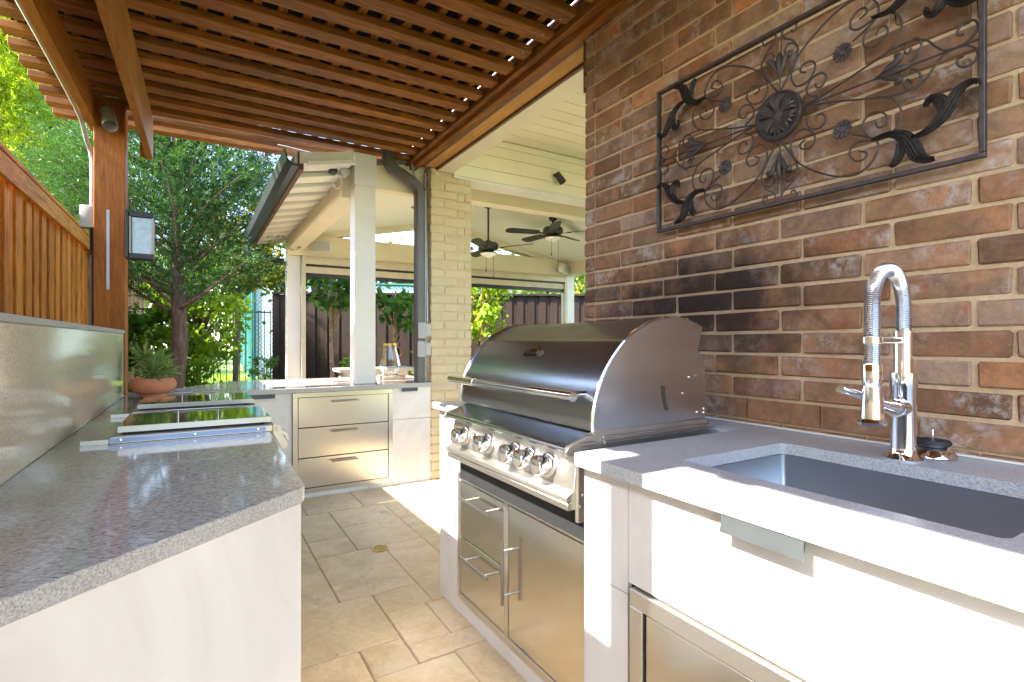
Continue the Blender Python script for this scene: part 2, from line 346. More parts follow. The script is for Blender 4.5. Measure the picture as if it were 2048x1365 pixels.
# ============================================================ GROUND
MB().quad((-60, -30, -.05), (90, -30, -.05), (90, 120, -.05), (-60, 120, -.05)).obj('ground', 'grass', None, False, kind='structure')
slab = MB(); slab.box(-.9, 6.6, -3, 7.9, -.046, -.005); slab.obj('patio_base', 'paver_joint', None, False, kind='structure')
fl = empty('patio_floor', (1, 2, 0), None, None, kind='structure')
T = [(.567, .944, 2.46, 3.02), (.715, .944, 2.26, 2.46), (.24, .567, 2.46, 2.86), (.24, .567, 2.86, 3.28), (.567, .80, 3.02, 3.28),
     (.80, 1.19, 3.02, 3.45), (.944, 1.19, 2.26, 3.02), (.567, .80, 3.28, 3.80), (.24, .567, 3.28, 3.80), (.80, 1.19, 3.45, 3.80),
     (1.19, 1.60, 3.45, 3.80), (1.19, 1.60, 3.05, 3.45), (1.19, 1.60, 2.64, 3.05), (1.19, 1.60, 2.26, 2.64), (1.60, 2.15, 3.3, 3.80), (1.60, 2.15, 2.8, 3.3), (1.60, 2.15, 2.26, 2.8),
     (.24, .66, 3.80, 4.24), (.66, 1.05, 3.80, 4.24), (1.05, 1.45, 3.80, 4.24), (1.45, 1.80, 3.80, 4.24), (1.80, 2.15, 3.80, 4.24),
     (.10, .715, 2.04, 2.46), (.715, .905, 1.97, 2.26), (.905, 1.25, 1.97, 2.26), (.10, .542, 1.60, 2.04), (.542, .715, 1.844, 2.04),
     (.715, 1.2, 1.85, 1.97), (.542, .86, 1.42, 1.844), (.86, 1.2, 1.42, 1.85), (.10, .542, 1.2, 1.6), (.542, 1.2, 1.0, 1.42), (-.2, .542, .78, 1.2), (.542, 1.2, .6, 1.0), (-.2, .542, .3, .78),
     (.542, 1.2, .1, .6), (-.2, .542, -.3, .3), (2.15, 2.7, 2.26, 3.1), (2.15, 2.7, 3.1, 4.24)]
for x0, x1, y0, y1 in T:
    g = .0026; me = MB().box(x0 + g, x1 - g, y0 + g, y1 - g, -.012, random.uniform(-.001, .001), .004, 1)
    me.obj('paver', 'paver', fl)
more = MB()
for i in range(18):
    for j in range(17):
        x0 = -.88 + i * .415 + (j % 2) * .1; y0 = -2.95 + j * .64
        if -.25 < x0 < 2.3 and -.9 < y0 < 4.2: continue
        more.box(x0 + .006, x0 + .409, y0 + .006, y0 + .634, -.012, 0, .004)
more.obj('paver', 'paver', fl, kind='stuff')
dr = MB().lathe([(0, .0), (.048, .0), (.05, .003), (.046, .006), (.0, .006)], (.912, 2.972, .001), 28)
drain = dr.obj('floor_drain', 'brass', None, label='round brass floor drain set in the stamped paving', cat='drain')
sl = MB()
for i in range(-4, 5, 2):
    w = math.sqrt(.040 ** 2 - (i * .0085) ** 2)
    sl.box(.912 - w, .912 + w, 2.972 + i * .0085 - .0016, 2.972 + i * .0085 + .0016, .0072, .0080)
sl.obj('slot', 'dark_gap', drain, False)

random.seed(91)
lf = []
for i in range(26):
    x, y = random.choice([(random.uniform(.35, 1.0), random.uniform(1.6, 4.1)), (random.uniform(.9, 1.6), random.uniform(3.9, 4.2))])
    lf.append((x, y))
dl = leafs = MB()
for x, y in lf:
    a = random.uniform(0, 6.28); L = random.uniform(.006, .014)
    c_, s_ = math.cos(a) * L, math.sin(a) * L
    dl.quad((x - c_, y - s_, .003), (x + s_ * .4, y - c_ * .4, .004), (x + c_, y + s_, .007), (x - s_ * .4, y + c_ * .4, .004))
dl.obj('leaf_litter', 'driftwood', None, False, label='scattered crumbs of dry leaf on the paving', cat='leaf litter', kind='stuff')

# ============================================================ BRICK WALL
PITCH = .0762; JT = .010; BL = .2425
wall = empty('brick_wall', (1.7, 1, 0), 'tall brown brick house wall with tan mortar and a soot stain behind the grill', 'wall')
wm = MB(); wm.box(1.667, 1.9, -2.0, 2.032, 0, 3.1); wm.obj('mortar', 'mortar', wall, False)
def brick_mesh(l, jit):
    mb = MB(); mb.box(0, .05, -l / 2, l / 2, -.0322, .0322, .0045, 1)
    for v in mb.bm.verts:
        v.co += Vector((random.uniform(-.0015, .0015), random.uniform(-1, 1) * .0022, random.uniform(-1, 1) * .0022)) * jit
    return mb.mesh('brick', 'brick')
full = [brick_mesh(BL, 1) for _ in range(8)]; stub = [brick_mesh(.066, 1) for _ in range(3)]; short = [brick_mesh(.170, 1) for _ in range(3)]
z0 = 1.231 + JT / 2 - 5 * PITCH
off = MB()
for r in range(-2, 26):
    zc = 1.231 + (r - .5) * PITCH + 0
    if zc < .86 and False: continue
    A = (r % 2 == 0)
    ys = [(2.003, stub)]
    if A: e = 1.965
    else: ys.append((1.876, short)); e = 1.786
    k = 0
    while e > -.0:
        ys.append((e - .127, full)); e -= .254
    for yc, lst in ys:
        inst('brick', random.choice(lst), wall, (1.659 + random.uniform(-.002, .0015), yc + random.uniform(-.0015, .0015), zc + random.uniform(-.001, .001)))
    while e > -1.9:
        off.box(1.657, 1.70, e - .249, e - .005, zc - .033, zc + .033); e -= .254
for r in range(-14, -2):
    zc = 1.231 + (r - .5) * PITCH; e = 2.03 - (r % 2) * .127
    while e > -1.9:
        off.box(1.657, 1.70, e - .249, e - .005, zc - .033, zc + .033); e -= .254
off.obj('brick', 'brick', wall, False, kind='stuff')
# nicks: worn screws and an old anchor in the wall
for p in ((1.653, .71, 1.795), (1.653, .54, 1.56)):
    pass

# painted brick column
pc = empty('brick_column', (1.94, 4.4, 0), 'cream painted brick column at the corner of the house beside the dark downspout', 'column')
MB().box(1.750, 2.126, 4.227, 4.62, 0, 2.70).obj('mortar', 'painted_brick', pc, False)
def pbrick(x0, x1, y0, y1, z0, z1):
    mb = MB(); mb.box(x0, x1, y0, y1, z0, z1, .005, 1)
    for v in mb.bm.verts: v.co += Vector((random.uniform(-1, 1), random.uniform(-1, 1), random.uniform(-1, 1))) * .0032
    mb.obj('brick', 'painted_brick', pc)
for r in range(35):
    za = .008 + r * PITCH + .0; zb = za + .067
    if r % 2 == 0: seg = [(1.742, 1.985), (1.995, 2.058), (2.066, 2.133)]
    else: seg = [(1.742, 1.86), (1.870, 2.133)]
    for a, b in seg: pbrick(a, b, 4.22, 4.32, za, zb)
    pbrick(1.742, 1.80, 4.328, 4.62, za, zb)

# ============================================================ METAL WALL ART
art = empty('metal_wall_art', (1.625, 1.004, 1.926), 'dark wrought iron wall panel of scrolls, flowers and a round medallion on the brick wall', 'wall art')
AC = (1.004, 1.932)
def AP(u, w, d=0.0): return (1.628 - d, AC[0] - u, AC[1] + w)
fw, fh = .521, .289
for nm, bx in (('top', (-fw, fw, fh - .012, fh)), ('bottom', (-fw, fw, -fh, -fh + .012)), ('left', (-fw, -fw + .012, -fh + .0125, fh - .0125)), ('right', (fw - .012, fw, -fh + .0125, fh - .0125))):
    MB().box(1.618, 1.636, AC[0] - bx[0], AC[0] - bx[1], AC[1] + bx[2], AC[1] + bx[3], .0015).obj('frame_bar', 'iron', art)
R1 = [(.077, 0), (.157, -.017), (.238, -.04), (.312, -.063), (.336, -.089), (.345, -.116), (.34, -.145), (.322, -.165), (.297, -.173), (.275, -.166), (.253, -.134), (.253, -.107), (.272, -.093), (.297, -.098), (.312, -.118), (.306, -.136), (.29, -.138), (.283, -.121)]
R2 = [(.222, -.134), (.253, -.15), (.283, -.17), (.29, -.193), (.283, -.215), (.264, -.239), (.234, -.253), (.198, -.25), (.157, -.235), (.104, -.203), (.063, -.168), (.042, -.129), (.042, -.101), (.058, -.074), (.091, -.074), (.113, -.097), (.115, -.12), (.1, -.134), (.077, -.131), (.070, -.115), (.086, -.106)]
R3 = [(.275, -.17), (.238, -.162), (.218, -.175), (.218, -.198), (.238, -.217), (.257, -.212), (.259, -.198), (.241, -.190)]
R4 = [(.122, -.015), (.095, -.032), (.091, -.058), (.109, -.08), (.135, -.082), (.148, -.065), (.139, -.045), (.122, -.042), (.116, -.058)]
SC = [(.312, -.063), (.36, -.065), (.399, -.052), (.421, -.024), (.443, -.004), (.481, -.003), (.504, -.025), (.501, -.049), (.481, -.056), (.467, -.044), (.467, -.030), (.478, -.027)]
S2 = [(.367, -.011), (.383, -.022), (.39, -.048), (.38, -.067), (.36, -.061), (.352, -.044), (.360, -.035), (.368, -.047)]
B1 = [(.003, -.078), (.037, -.13), (.06, -.177), (.058, -.205), (.033, -.221), (.02, -.207), (.024, -.192), (.045, -.194)]
B2 = [(.062, -.194), (.045, -.226), (.016, -.248), (.013, -.272), (.037, -.280), (.058, -.27), (.049, -.252), (.039, -.26)]
for sx in (1, -1):
    for sy in (1, -1):
        for pts in (R1, R2, R3, R4, SC, S2, B1, B2):
            MB().tube(smooth_path([AP(u * sx, w * sy, .002 + .001 * sy) for u, w in pts], 4), .0030, 6).obj('scroll', 'iron', art)
        # small flower at the end of a stem
        c = AP(.198 * sx, -.112 * sy, .006)
        fm = MB()
        for k in range(18):
            a = k * 2 * math.pi / 18
            fm.prism([(c[1] + math.cos(a + da) * rr, c[2] + math.sin(a + da) * rr) for rr, da in ((.008, -.1), (.024, -.14), (.028, 0), (.024, .14), (.008, .1))], 'X', c[0] - .004 - .002 * (k % 2), c[0])
        fm.lathe([(0, -.009), (.007, -.008), (.010, -.004), (.010, .002)], c, 14, 'X'); fm.obj('flower', 'iron', art)
        # acanthus leaves built of ribs
        def leaf(spine, wid, curl=1):
            lm = MB(); P = smooth_path([AP(u * sx, w * sy, .004) for u, w in spine], 5)
            W = [wid[min(int(i / 5), len(wid) - 1)] * (1 - (i / 5 % 1)) + wid[min(int(i / 5) + 1, len(wid) - 1)] * (i / 5 % 1) for i in range(len(P))]
            prev = []; nr = 11
            for i, p in enumerate(P):
                t = (P[min(i + 1, len(P) - 1)] - P[max(i - 1, 0)]).normalized(); nn = Vector((1, 0, 0)).cross(t).normalized()
                row = [lm.bm.verts.new(p + nn * W[i] * .8 * (k / (nr - 1) - .5) + Vector((-.004 - .010 * math.cos((k / (nr - 1) - .5) * 3) - .0028 * (k % 2), 0, 0))) for k in range(nr)]
                if prev:
                    for k in range(nr - 1): lm.bm.faces.new((prev[k], prev[k + 1], row[k + 1], row[k]))
                prev = row
            ext = bmesh.ops.solidify(lm.bm, geom=lm.bm.faces[:], thickness=.0015)
            lm.obj('acanthus_leaf', 'iron', art, angle=50)
        leaf([(.278, -.17), (.32, -.168), (.352, -.186), (.372, -.215), (.385, -.245), (.405, -.262), (.424, -.265)], [.008, .022, .042, .05, .045, .026, .012])
        leaf([(.345, -.20), (.345, -.225), (.335, -.247), (.322, -.258)], [.024, .034, .03, .012])
        leaf([(.373, -.196), (.406, -.188), (.436, -.165), (.456, -.132), (.478, -.104), (.503, -.100), (.511, -.113)], [.010, .026, .040, .046, .030, .018, .014])
        leaf([(.440, -.150), (.434, -.122), (.418, -.108), (.404, -.118), (.406, -.130)], [.030, .038, .028, .018, .010])
for s in (1, -1):
    MB().tube([AP(.079 * s, 0, .002), AP(.516 * s, 0, .002)], .0026, 6).obj('stem', 'iron', art)
    MB().tube([AP(.003, -.078 * s, .003), AP(.010, -.280 * s, .003)], .0024, 6).obj('stem', 'iron', art)
    for hor, c0 in ((1, (.325 * s, 0)), (0, (.005, -.165 * s))):
        bd = MB()
        def BP(a, b, d): return AP(c0[0] + a * s, c0[1] + b, d) if hor else AP(c0[0] + b, c0[1] - a * s, d)
        bd.tube([BP(-.042, 0, .004), BP(-.02, 0, .006), BP(0, 0, .008), BP(.025, 0, .006), BP(.04, 0, .004)], [.004, .009, .013, .010, .004], 8)
        for q in (1, -1):
            bd.tube(smooth_path([BP(-.03, 0, .004), BP(-.01, .012 * q, .008), BP(.012, .022 * q, .010), BP(.020, .034 * q, .012), BP(.008, .038 * q, .010)], 3), [.004, .006, .007, .008, .008, .009, .009, .009, .009, .008, .007, .006, .005], 8)
        bd.obj('bud', 'iron', art)
md = MB(); c = AP(0, 0, 0)
md.lathe([(0, .004), (.078, .004), (.080, -.004), (.078, -.012), (.072, -.014), (.068, -.010), (.060, -.009), (.02, -.013), (.012, -.018), (.005, -.020), (0, -.020)], c, 48, 'X')
md.obj('medallion', 'iron', art)
for k in range(6):
    a = k * math.pi / 3 + .5; lm = MB()
    def Q(r, da, d): return (c[0] - d, c[1] + math.cos(a + da) * r, c[2] + math.sin(a + da) * r)
    for da0 in (-.32, -.1, .1, .32):
        lm.tube([Q(.018, da0 * .6, .012), Q(.035, da0 * .8, .018), Q(.052, da0, .019), Q(.062, da0 * 1.25, .013)], [.003, .006, .007, .003], 6)
    lm.obj('petal', 'iron', art)
bd = MB()
for k in range(60):
    a = k * 2 * math.pi / 60; bd.lathe([(0, -.0025), (.0025, 0), (0, .0025)], (c[0] - .015, c[1] + math.cos(a) * .0745, c[2] + math.sin(a) * .0745), 6, cap=False)
bd.obj('bead_ring', 'iron', art)

# ============================================================ PERGOLA
pg = empty('pergola', (.4, 2, 0), 'dark orange stained cedar pergola of flat slats over the outdoor kitchen', 'pergola')
SZ = 2.742
slm = MB().box(-1.19, 1.19, 0, .089, 0, .038, .002).mesh('slat', 'cedarX')
for k in range(28):
    inst('slat', slm, pg, (.366 + random.uniform(-.012, .004), 4.615 - .19 * k, SZ + random.uniform(-.001, .001)))
bat = MB().box(-.02, .02, -.65, 4.324, 0, .038, .002).mesh('batten', 'cedarY')
for k in range(22): inst('batten', bat, pg, (-.74 + k * .11, 0, SZ + .040))
MB().box(1.557, 1.598, -.7, 4.70, 2.722, 2.80, .003).obj('ledger_board', 'cedarY', pg)
MB().box(1.6, 1.653, -.7, 4.80, 2.690, 2.81, .003).obj('ledger_board', 'cedarY', pg)
b = MB(); slab_between(b, (-.36, -.6), (-.285, 4.37), 0, .038, 2.45, 2.738)
for v in b.bm.verts:
    if v.co.y > 4 and v.co.z < 2.6: pass
b.obj('beam', 'beam', pg, False)
b = MB(); b.prism([(4.36, 2.738), (4.50, 2.738), (4.50, 2.66), (4.36, 2.452)], 'X', -.320, -.285)
b.obj('beam_tail', 'beam', pg, False)
b = MB(); slab_between(b, (-.66, -.6), (-.575, 4.30), 0, .045, 2.56, 2.738); b.obj('beam', 'beam', pg, False)
MB().box(-.55, -.388, 4.2, 4.38, 0, 2.738, .004).obj('post', 'post', pg)
nail = MB().lathe([(0, -.001), (.004, -.001), (.0045, .001), (0, .002)], (0, 0, 0), 8).mesh('nail', 'conduit')
for k in range(28):
    for x in (-.345, -.60, 1.50):
        inst('nail', nail, pg, (x + random.uniform(-.006, .006), 4.615 - .19 * k + random.choice((.022, .066)), SZ - .001))
MB().box(-.484, -.468, 4.1975, 4.1995, 1.53, 2.04).obj('sealant_streak', 'conduit', pg, False)
MB().box(-.60, -.455, .81, .955, 0, 2.738, .004).obj('post', 'post', pg)
sheet = MB()
n = 150; xs = np.linspace(-.80, 1.545, n)
vv = [[sheet.bm.verts.new((x, y, SZ + .083 + .007 * math.sin(x * 2 * math.pi / .068))) for x in xs] for y in (-.75, 4.322)]
for i in range(n - 1): sheet.bm.faces.new((vv[0][i], vv[0][i + 1], vv[1][i + 1], vv[1][i]))
bmesh.ops.solidify(sheet.bm, geom=sheet.bm.faces[:], thickness=.002)
M['sheet'] = mat_plain('roof_sheet', (.012, .012, .013), .9, spec=.1); sheet.obj('roof_sheet', 'sheet', pg)
for u, X, in ((.0, .02), (.0, .62), (.0, 1.2)):
    pass
clipm = MB().box(-.014, .014, -.004, .004, -.035, .012, .001).mesh('bracket', 'conduit')
for x in (-.14, .50, 1.22): inst('bracket', clipm, pg, (x, 4.71, 2.742))
cable = MB().tube(smooth_path([(.55, 4.40, 2.72), (.9, 4.42, 2.70), (1.2, 4.43, 2.66), (1.55, 4.44, 2.66)], 6), .006, 8)
cable.obj('overhead_cable', 'box_grey', None, label='thin grey cable strung under the far pergola slats', cat='cable')

# patio soffit and orange board beside the ledger
pr = empty('patio_cover', (3, 3, 0), 'cream painted house patio cover with boarded ceiling seen past the brick wall', 'porch')
MB().box(1.686, 1.785, 2.04, 4.218, 2.70, 2.80).obj('fascia_board', 'orange_board', pr, False)
MB().box(1.787, 1.802, 2.04, 4.218, 2.685, 2.80).obj('trim', 'trim_brown', pr, False)
MB().box(1.655, 1.684, 2.05, 4.218, 2.697, 2.80).obj('trim', 'trim_brown', pr, False)
MB().box(1.660, 1.69, 2.036, 2.048, 2.44, 2.80).obj('trim', 'trim_brown', pr, False)
MB().box(1.805, 1.95, 2.0, 4.218, 2.68, 3.06, .003).obj('beam', 'cream', pr)
plk = MB().box(1.952, 8.0, .004, .154, 0, .018, .0025).mesh('ceiling_board', 'cream')
for k in range(20): inst('ceiling_board', plk, pr, (0, 4.197 - .157 * (k + 1), 3.06))
MB().box(1.66, 8.0, 1.0, 4.6, 3.101, 3.16).obj('ceiling_backing', 'dark_gap', pr, False)
for z0_, z1_ in ((2.662, 2.768), (2.771, 2.898), (2.901, 2.994), (2.997, 3.058)):
    MB().box(1.952, 8.0, 4.20, 4.225, z0_, z1_, .002).obj('gable_board', 'cream', pr)
MB().box(1.952, 8.0, 4.199, 4.42, 2.64, 2.659, .002).obj('trim', 'white_paint', pr)
MB().box(1.952, 8.0, 4.226, 4.42, 2.66, 3.1).obj('beam', 'cream', pr, False)
MB().box(1.952, 8.0, 4.84, 5.0, 2.655, 3.0, .003).obj('beam', 'cream', pr)
MB().box(4.2, 8.0, 1.0, 1.06, 0, 3.06).obj('house_wall', 'cream', pr, False)

MB().box(1.665, 1.70, 2.045, 4.6, 2.803, 3.10).obj('fascia_board', 'cream', pr, False)  # unseen board added to block sun leaking in above the ledger

# ============================================================ PAVILION
pv = empty('pavilion', (3.3, 6, 0), 'open white painted pavilion with low gable ceiling and square columns beyond the kitchen', 'pavilion')
def zc(x): return 2.61 + .205 * (min(x, 6.6 - x) - 1.28)
for x, y in ((1.115, 4.305), (1.04, 7.45), (5.62, 7.40), (5.62, 5.25)):
    h = 2.478 if y < 5 else 2.34
    z00 = .846 if y < 5 and x < 2 else 0
    MB().box(x, x + .17, y, y + .16, z00, h, .004).obj('column', 'white_paint', pv)
MB().box(1.05, 1.215, 4.472, 7.62, 2.40, 2.62, .003).obj('beam', 'cream', pv)
MB().box(1.108, 1.292, 4.298, 4.47, 2.479, 2.7405, .003).obj('beam', 'white_paint', pv)
MB().box(1.293, 1.74, 4.36, 4.46, 2.485, 2.735, .003).obj('beam', 'cream', pv)
MB().box(1.04, 5.8, 7.40, 7.56, 2.342, 2.625, .003).obj('beam', 'cream', pv)
MB().box(5.62, 5.80, 5.0, 7.39, 2.36, 2.62, .003).obj('beam', 'cream', pv)
cl = MB()
for sgn in (0, 1):
    N_ = 26; 
    for i in range(N_):
        pass
def ceil_pt(x, y, dz=0): return (x, y, zc(x) + .02 + dz)
M['beadboard'] = None
m = NT('beadboard_ceiling'); g = m.n('ShaderNodeNewGeometry'); sp = m.n('ShaderNodeSeparateXYZ'); m.l(g.outputs['Position'], sp.inputs[0])
fr = m.math('FRACT', m.math('MULTIPLY', sp.outputs[1], 22)); gr = m.ramp(fr, [(0, 0.0), (.08, 1.0), (.92, 1.0), (1, 0.0)])
m.set(Base_Color=(.72, .70, .58), Roughness=.5); m.bump(gr, .5, .004); M['beadboard'] = m.m
c1 = MB(); c1.prism([(.70, zc(.70) + .02), (3.3, zc(3.3) + .02), (3.3, zc(3.3) + .06), (.70, zc(.70) + .06)], 'Y', 4.43, 7.85); c1.obj('ceiling', 'beadboard', pv, False)
c1 = MB(); c1.prism([(3.3, zc(3.3) + .02), (5.95, zc(5.95) + .02), (5.95, zc(5.95) + .06), (3.3, zc(3.3) + .06)], 'Y', 4.43, 7.85); c1.obj('ceiling', 'beadboard', pv, False)
c1 = MB(); c1.prism([(.62, zc(.62) + .065), (3.3, zc(3.3) + .065), (5.98, zc(5.98) + .065), (5.98, zc(5.98) + .10), (3.3, zc(3.3) + .10), (.62, zc(.62) + .10)], 'Y', 4.3, 7.9)
M['shingle'] = mat_plain('roof_shingle', (.16, .14, .13), .9, scale=20, var=.3); c1.obj('roof', 'shingle', pv, False)
for (xa, xb) in ((1.20, 3.3), (3.3, 5.62)):   # gable rake trim at the back
    MB().prism([(xa, zc(xa) - .06), (xb, zc(xb) - .06), (xb, zc(xb) + .018), (xa, zc(xa) + .018)], 'Y', 7.42, 7.54).obj('rake_trim', 'cream', pv, False)
ev = MB(); ev.prism([(.62, zc(.62) + .02), (1.05, zc(1.05) + .02), (1.05, zc(1.05) + .10), (.62, zc(.62) + .10)], 'Y', 4.08, 4.299); ev.obj('eave', 'white_paint', pv, False)
for i in range(12):
    y = 4.02 + i * .33
    MB().prism([(.70, zc(.70) - .012), (1.048, zc(1.048) - .012), (1.048, zc(1.048) + .018), (.70, zc(.70) + .018)], 'Y', y, y + .035).obj('rafter_tail', 'white_paint', pv, False)
MB().box(.655, .685, 4.09, 7.87, 2.46, 2.575).obj('fascia_board', 'trim_brown', pv, False)
gt = MB(); gt.prism([(.652, 2.585), (.652, 2.475), (.60, 2.475), (.565, 2.51), (.545, 2.585), (.555, 2.585), (.575, 2.52), (.605, 2.485), (.642, 2.485), (.642, 2.585)], 'Y', 4.06, 7.9); gt.obj('gutter', 'gutter', pv, False)
ds = MB().tube(smooth_path([(.605, 7.80, 2.48), (.605, 7.80, 2.40), (.68, 7.75, 2.34), (.85, 7.66, 2.30), (1.02, 7.60, 2.27)], 5), .04, 10); ds.obj('downspout', 'gutter', pv)
MB().tube(smooth_path([(1.042, 4.5, 2.64), (1.044, 5.2, 2.60), (1.04, 5.9, 2.63), (1.044, 6.6, 2.60), (1.04, 7.4, 2.62)], 6), .008, 6).obj('cable', 'box_grey', pv)
for k in range(2):   # recessed light rings in the ceiling
    x, y = ((2.30, 6.05), (4.5, 6.4))[k]
    MB().lathe([(.05, -.002), (.062, -.002), (.062, .02), (.05, .02), (.05, -.002)], (x, y, zc(x) + .008), 24, cap=False).obj('light_ring', 'black', pv)
# roller screens in the back opening
rs = empty('roller_screen', (3.4, 7.5, 2.2), 'rolled-up beige patio screen in its long housing under the back beam of the pavilion', 'screen')
MB().box(1.22, 5.61, 7.37, 7.53, 2.235, 2.34, .01, 2).obj('housing', 'beige_screen', rs)
MB().box(1.23, 5.60, 7.42, 7.50, 2.205, 2.234).obj('gap_shade_strip', 'black', rs, False)  # black strip paints the dark gap between housing and hem bar
MB().box(1.23, 5.60, 7.40, 7.49, 2.115, 2.203, .004).obj('hem_bar', 'beige_screen', rs)
MB().box(1.23, 5.60, 7.42, 7.47, 2.06, 2.113).obj('screen_cloth', 'black', rs, False)
for x in (1.212, 5.565): MB().box(x, x + .05, 7.375, 7.425, .55 if x < 2 else 0, 2.234).obj('side_track', 'beige_screen', rs, False)
def speaker(x, y, z, rz, lab):
    e = empty('wall_speaker', (x, y, z), lab, 'speaker', 'wall speakers on the pavilion')
    Mx = Matrix.Translation((x, y, z)) @ Matrix.Rotation(rz, 4, 'Z') @ Matrix.Rotation(R(12), 4, 'X')
    MB().box(-.14, .14, -.11, .0, -.075, .075, .02, 3, mat=Mx).obj('cabinet', 'white_paint', e)
    MB().box(-.125, .125, -.118, -.111, -.062, .062, .008, 2, mat=Mx).obj('grille', 'speaker', e)
    MB().box(-.02, .02, .0, .05, -.03, .03, mat=Mx).obj('bracket', 'white_paint', e)
speaker(1.46, 7.32, 2.47, R(-25), 'small grey box speaker on the back beam beside the far left column')
speaker(5.42, 7.30, 2.46, R(35), 'small white box speaker under the ceiling corner at the far right column')
def spot(x, y, z, d, lab, matn='fan'):
    e = empty('spotlight', (x, y, z), lab, 'spotlight')
    d = Vector(d).normalized(); p = Vector((x, y, z))
    MB().tube([p, p + d * .11], [.032, .036], 14, cap=False).obj('lamp_housing', matn, e)
    MB().tube([p - d * .002, p + d * .02], [.031, .031], 14).obj('lens', 'black', e)
    MB().tube([p - Vector((0, -.045, -.0)), p + d * .03], .014, 8).obj('mount', matn, e)
spot(3.03, 4.15, 2.84, (.35, -.25, -.6), 'small bronze spotlight on the cream boards under the patio ceiling')

def fan(x, y, zh, rod, ph, lab):
    e = empty('ceiling_fan', (x, y, zh), lab, 'ceiling fan', 'bronze ceiling fans in the pavilion')
    MB().tube([(x, y, zh + .08), (x, y, rod)], .013, 10).obj('downrod', 'fan', e)
    MB().lathe([(.0, .03), (.05, .028), (.055, .0), (.05, -.02), (.02, -.04), (0, -.04)], (x, y, rod), 24).obj('canopy', 'fan', e)
    MB().lathe([(0, .10), (.03, .095), (.05, .075), (.115, .06), (.135, .035), (.135, -.01), (.11, -.035), (.06, -.05), (.055, -.075), (0, -.075)], (x, y, zh), 32).obj('motor', 'fan', e)
    MB().lathe([(0, -.14), (.02, -.138), (.075, -.115), (.105, -.09), (.11, -.077), (0, -.077)], (x, y, zh), 32).obj('glass_bowl', 'opal', e)
    MB().lathe([(.112, -.080), (.116, -.078), (.112, -.066), (.06, -.05), (.05, -.06)], (x, y, zh), 32, cap=False).obj('bowl_rim', 'fan', e)
    for k in range(5):
        a = ph + k * 2 * math.pi / 5; Mx = Matrix.Translation((x, y, zh - .015)) @ Matrix.Rotation(a, 4, 'Z') @ Matrix.Rotation(R(13), 4, 'X')
        bl = MB(); P = [(.20, -.05), (.26, -.062), (.58, -.07), (.645, -.055), (.66, -.02), (.66, .02), (.645, .055), (.58, .07), (.26, .062), (.20, .05)]
        bl.prism(P, 'Z', -.004, .004); bmesh.ops.transform(bl.bm, matrix=Mx, verts=bl.bm.verts[:]); bb = bl.obj('blade', 'fan', e, False)
        MB().box(.10, .25, -.018, .018, -.012, -.0045, .002, mat=Mx).obj('blade_arm', 'fan', bb)
    for dx, l in ((.05, .30), (-.06, .22)):
        MB().tube([(x + dx, y - .05, zh - .07), (x + dx, y - .05, zh - .07 - l)], .0025, 5).tube([(x + dx, y - .05, zh - .07 - l), (x + dx, y - .05, zh - .11 - l)], .007, 6).obj('pull_chain', 'fan', e)
fan(4.10, 5.70, 2.66, 2.84, R(22), 'bronze ceiling fan with lit white bowl, nearer the brick wall')
fan(3.30, 6.04, 2.43, 2.98, R(10), 'bronze ceiling fan on a long downrod, beside the cream brick column')

# ============================================================ LANDSCAPE BEHIND
def fence_run(p0, p1, h0, h1, w, mats, name, lab, pale=(), proud=.018, rails=True, th=.018):
    p0 = Vector((*p0, 0)); p1 = Vector((*p1, 0)); d = p1 - p0; L = d.length; d.normalize(); ang = math.atan2(d.y, d.x)
    e = empty(name, tuple((p0 + p1) / 2), lab, 'fence')
    pk = MB().box(-w / 2, w / 2, -th / 2, th / 2, 0, 1, .002).mesh('picket', mats[0])
    pl = MB().box(-w / 2, w / 2, -th / 2, th / 2, 0, 1, .002).mesh('picket', 'pale_wood')
    n = int(L / (w * .86)); nn = Vector((-d.y, d.x, 0))
    for i in range(n):
        q = p0 + d * (i + .5) * (L / n) + nn * (proud * (i % 2) + random.uniform(-.003, .003))
        zb = h0
        o = inst('picket', pl if i in pale else pk, e, (q.x, q.y, zb), (0, 0, ang), (1 if i not in pale else .6, 1, h1 - zb + random.uniform(-.006, .006)))
        o.rotation_euler[1] = random.uniform(-.004, .004)
    return e, p0, p1, d, nn
e, p0, p1, d, nn = fence_run((-1.0, -1.0), (-1.02, 15.0), -.04, 2.23, .135, ('fence',), 'wood_fence', 'tall orange stained board fence running behind the left counter', pale=(44,))
for y0 in np.arange(-1.0, 15, 2.4):
    MB().box(-1.012 + .03, -.975 + .022, y0 + .003, y0 + 2.397, 2.17, 2.302, .003).obj('top_board', 'fence_y', e)
    MB().box(-1.06, -.945, y0 + .003, y0 + 2.397, 2.304, 2.336, .003).obj('cap_board', 'fence_y', e)
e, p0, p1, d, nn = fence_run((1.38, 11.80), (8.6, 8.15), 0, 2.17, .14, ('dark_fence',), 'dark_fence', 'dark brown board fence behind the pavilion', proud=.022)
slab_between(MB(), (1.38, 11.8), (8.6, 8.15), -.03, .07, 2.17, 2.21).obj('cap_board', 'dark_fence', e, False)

# iron picket fence
ifn = empty('iron_fence', (-.2, 11.4, 0), 'thin black iron picket fence in front of the lawn behind the tree trunk', 'fence')
IX0, IX1, IY = -1.0, 1.36, 11.9
bar = MB().box(-.008, .008, -.008, .008, 0, 1.78).mesh('bar', 'black')
for i in range(21):
    x = IX0 + .06 + i * (IX1 - IX0 - .08) / 20; inst('bar', bar, ifn, (x, IY, .05))
for z in (.25, 1.78, 1.60):
    if z != 1.60: MB().box(IX0, IX1, IY - .015, IY + .015, z, z + .03).obj('rail', 'black', ifn, False)

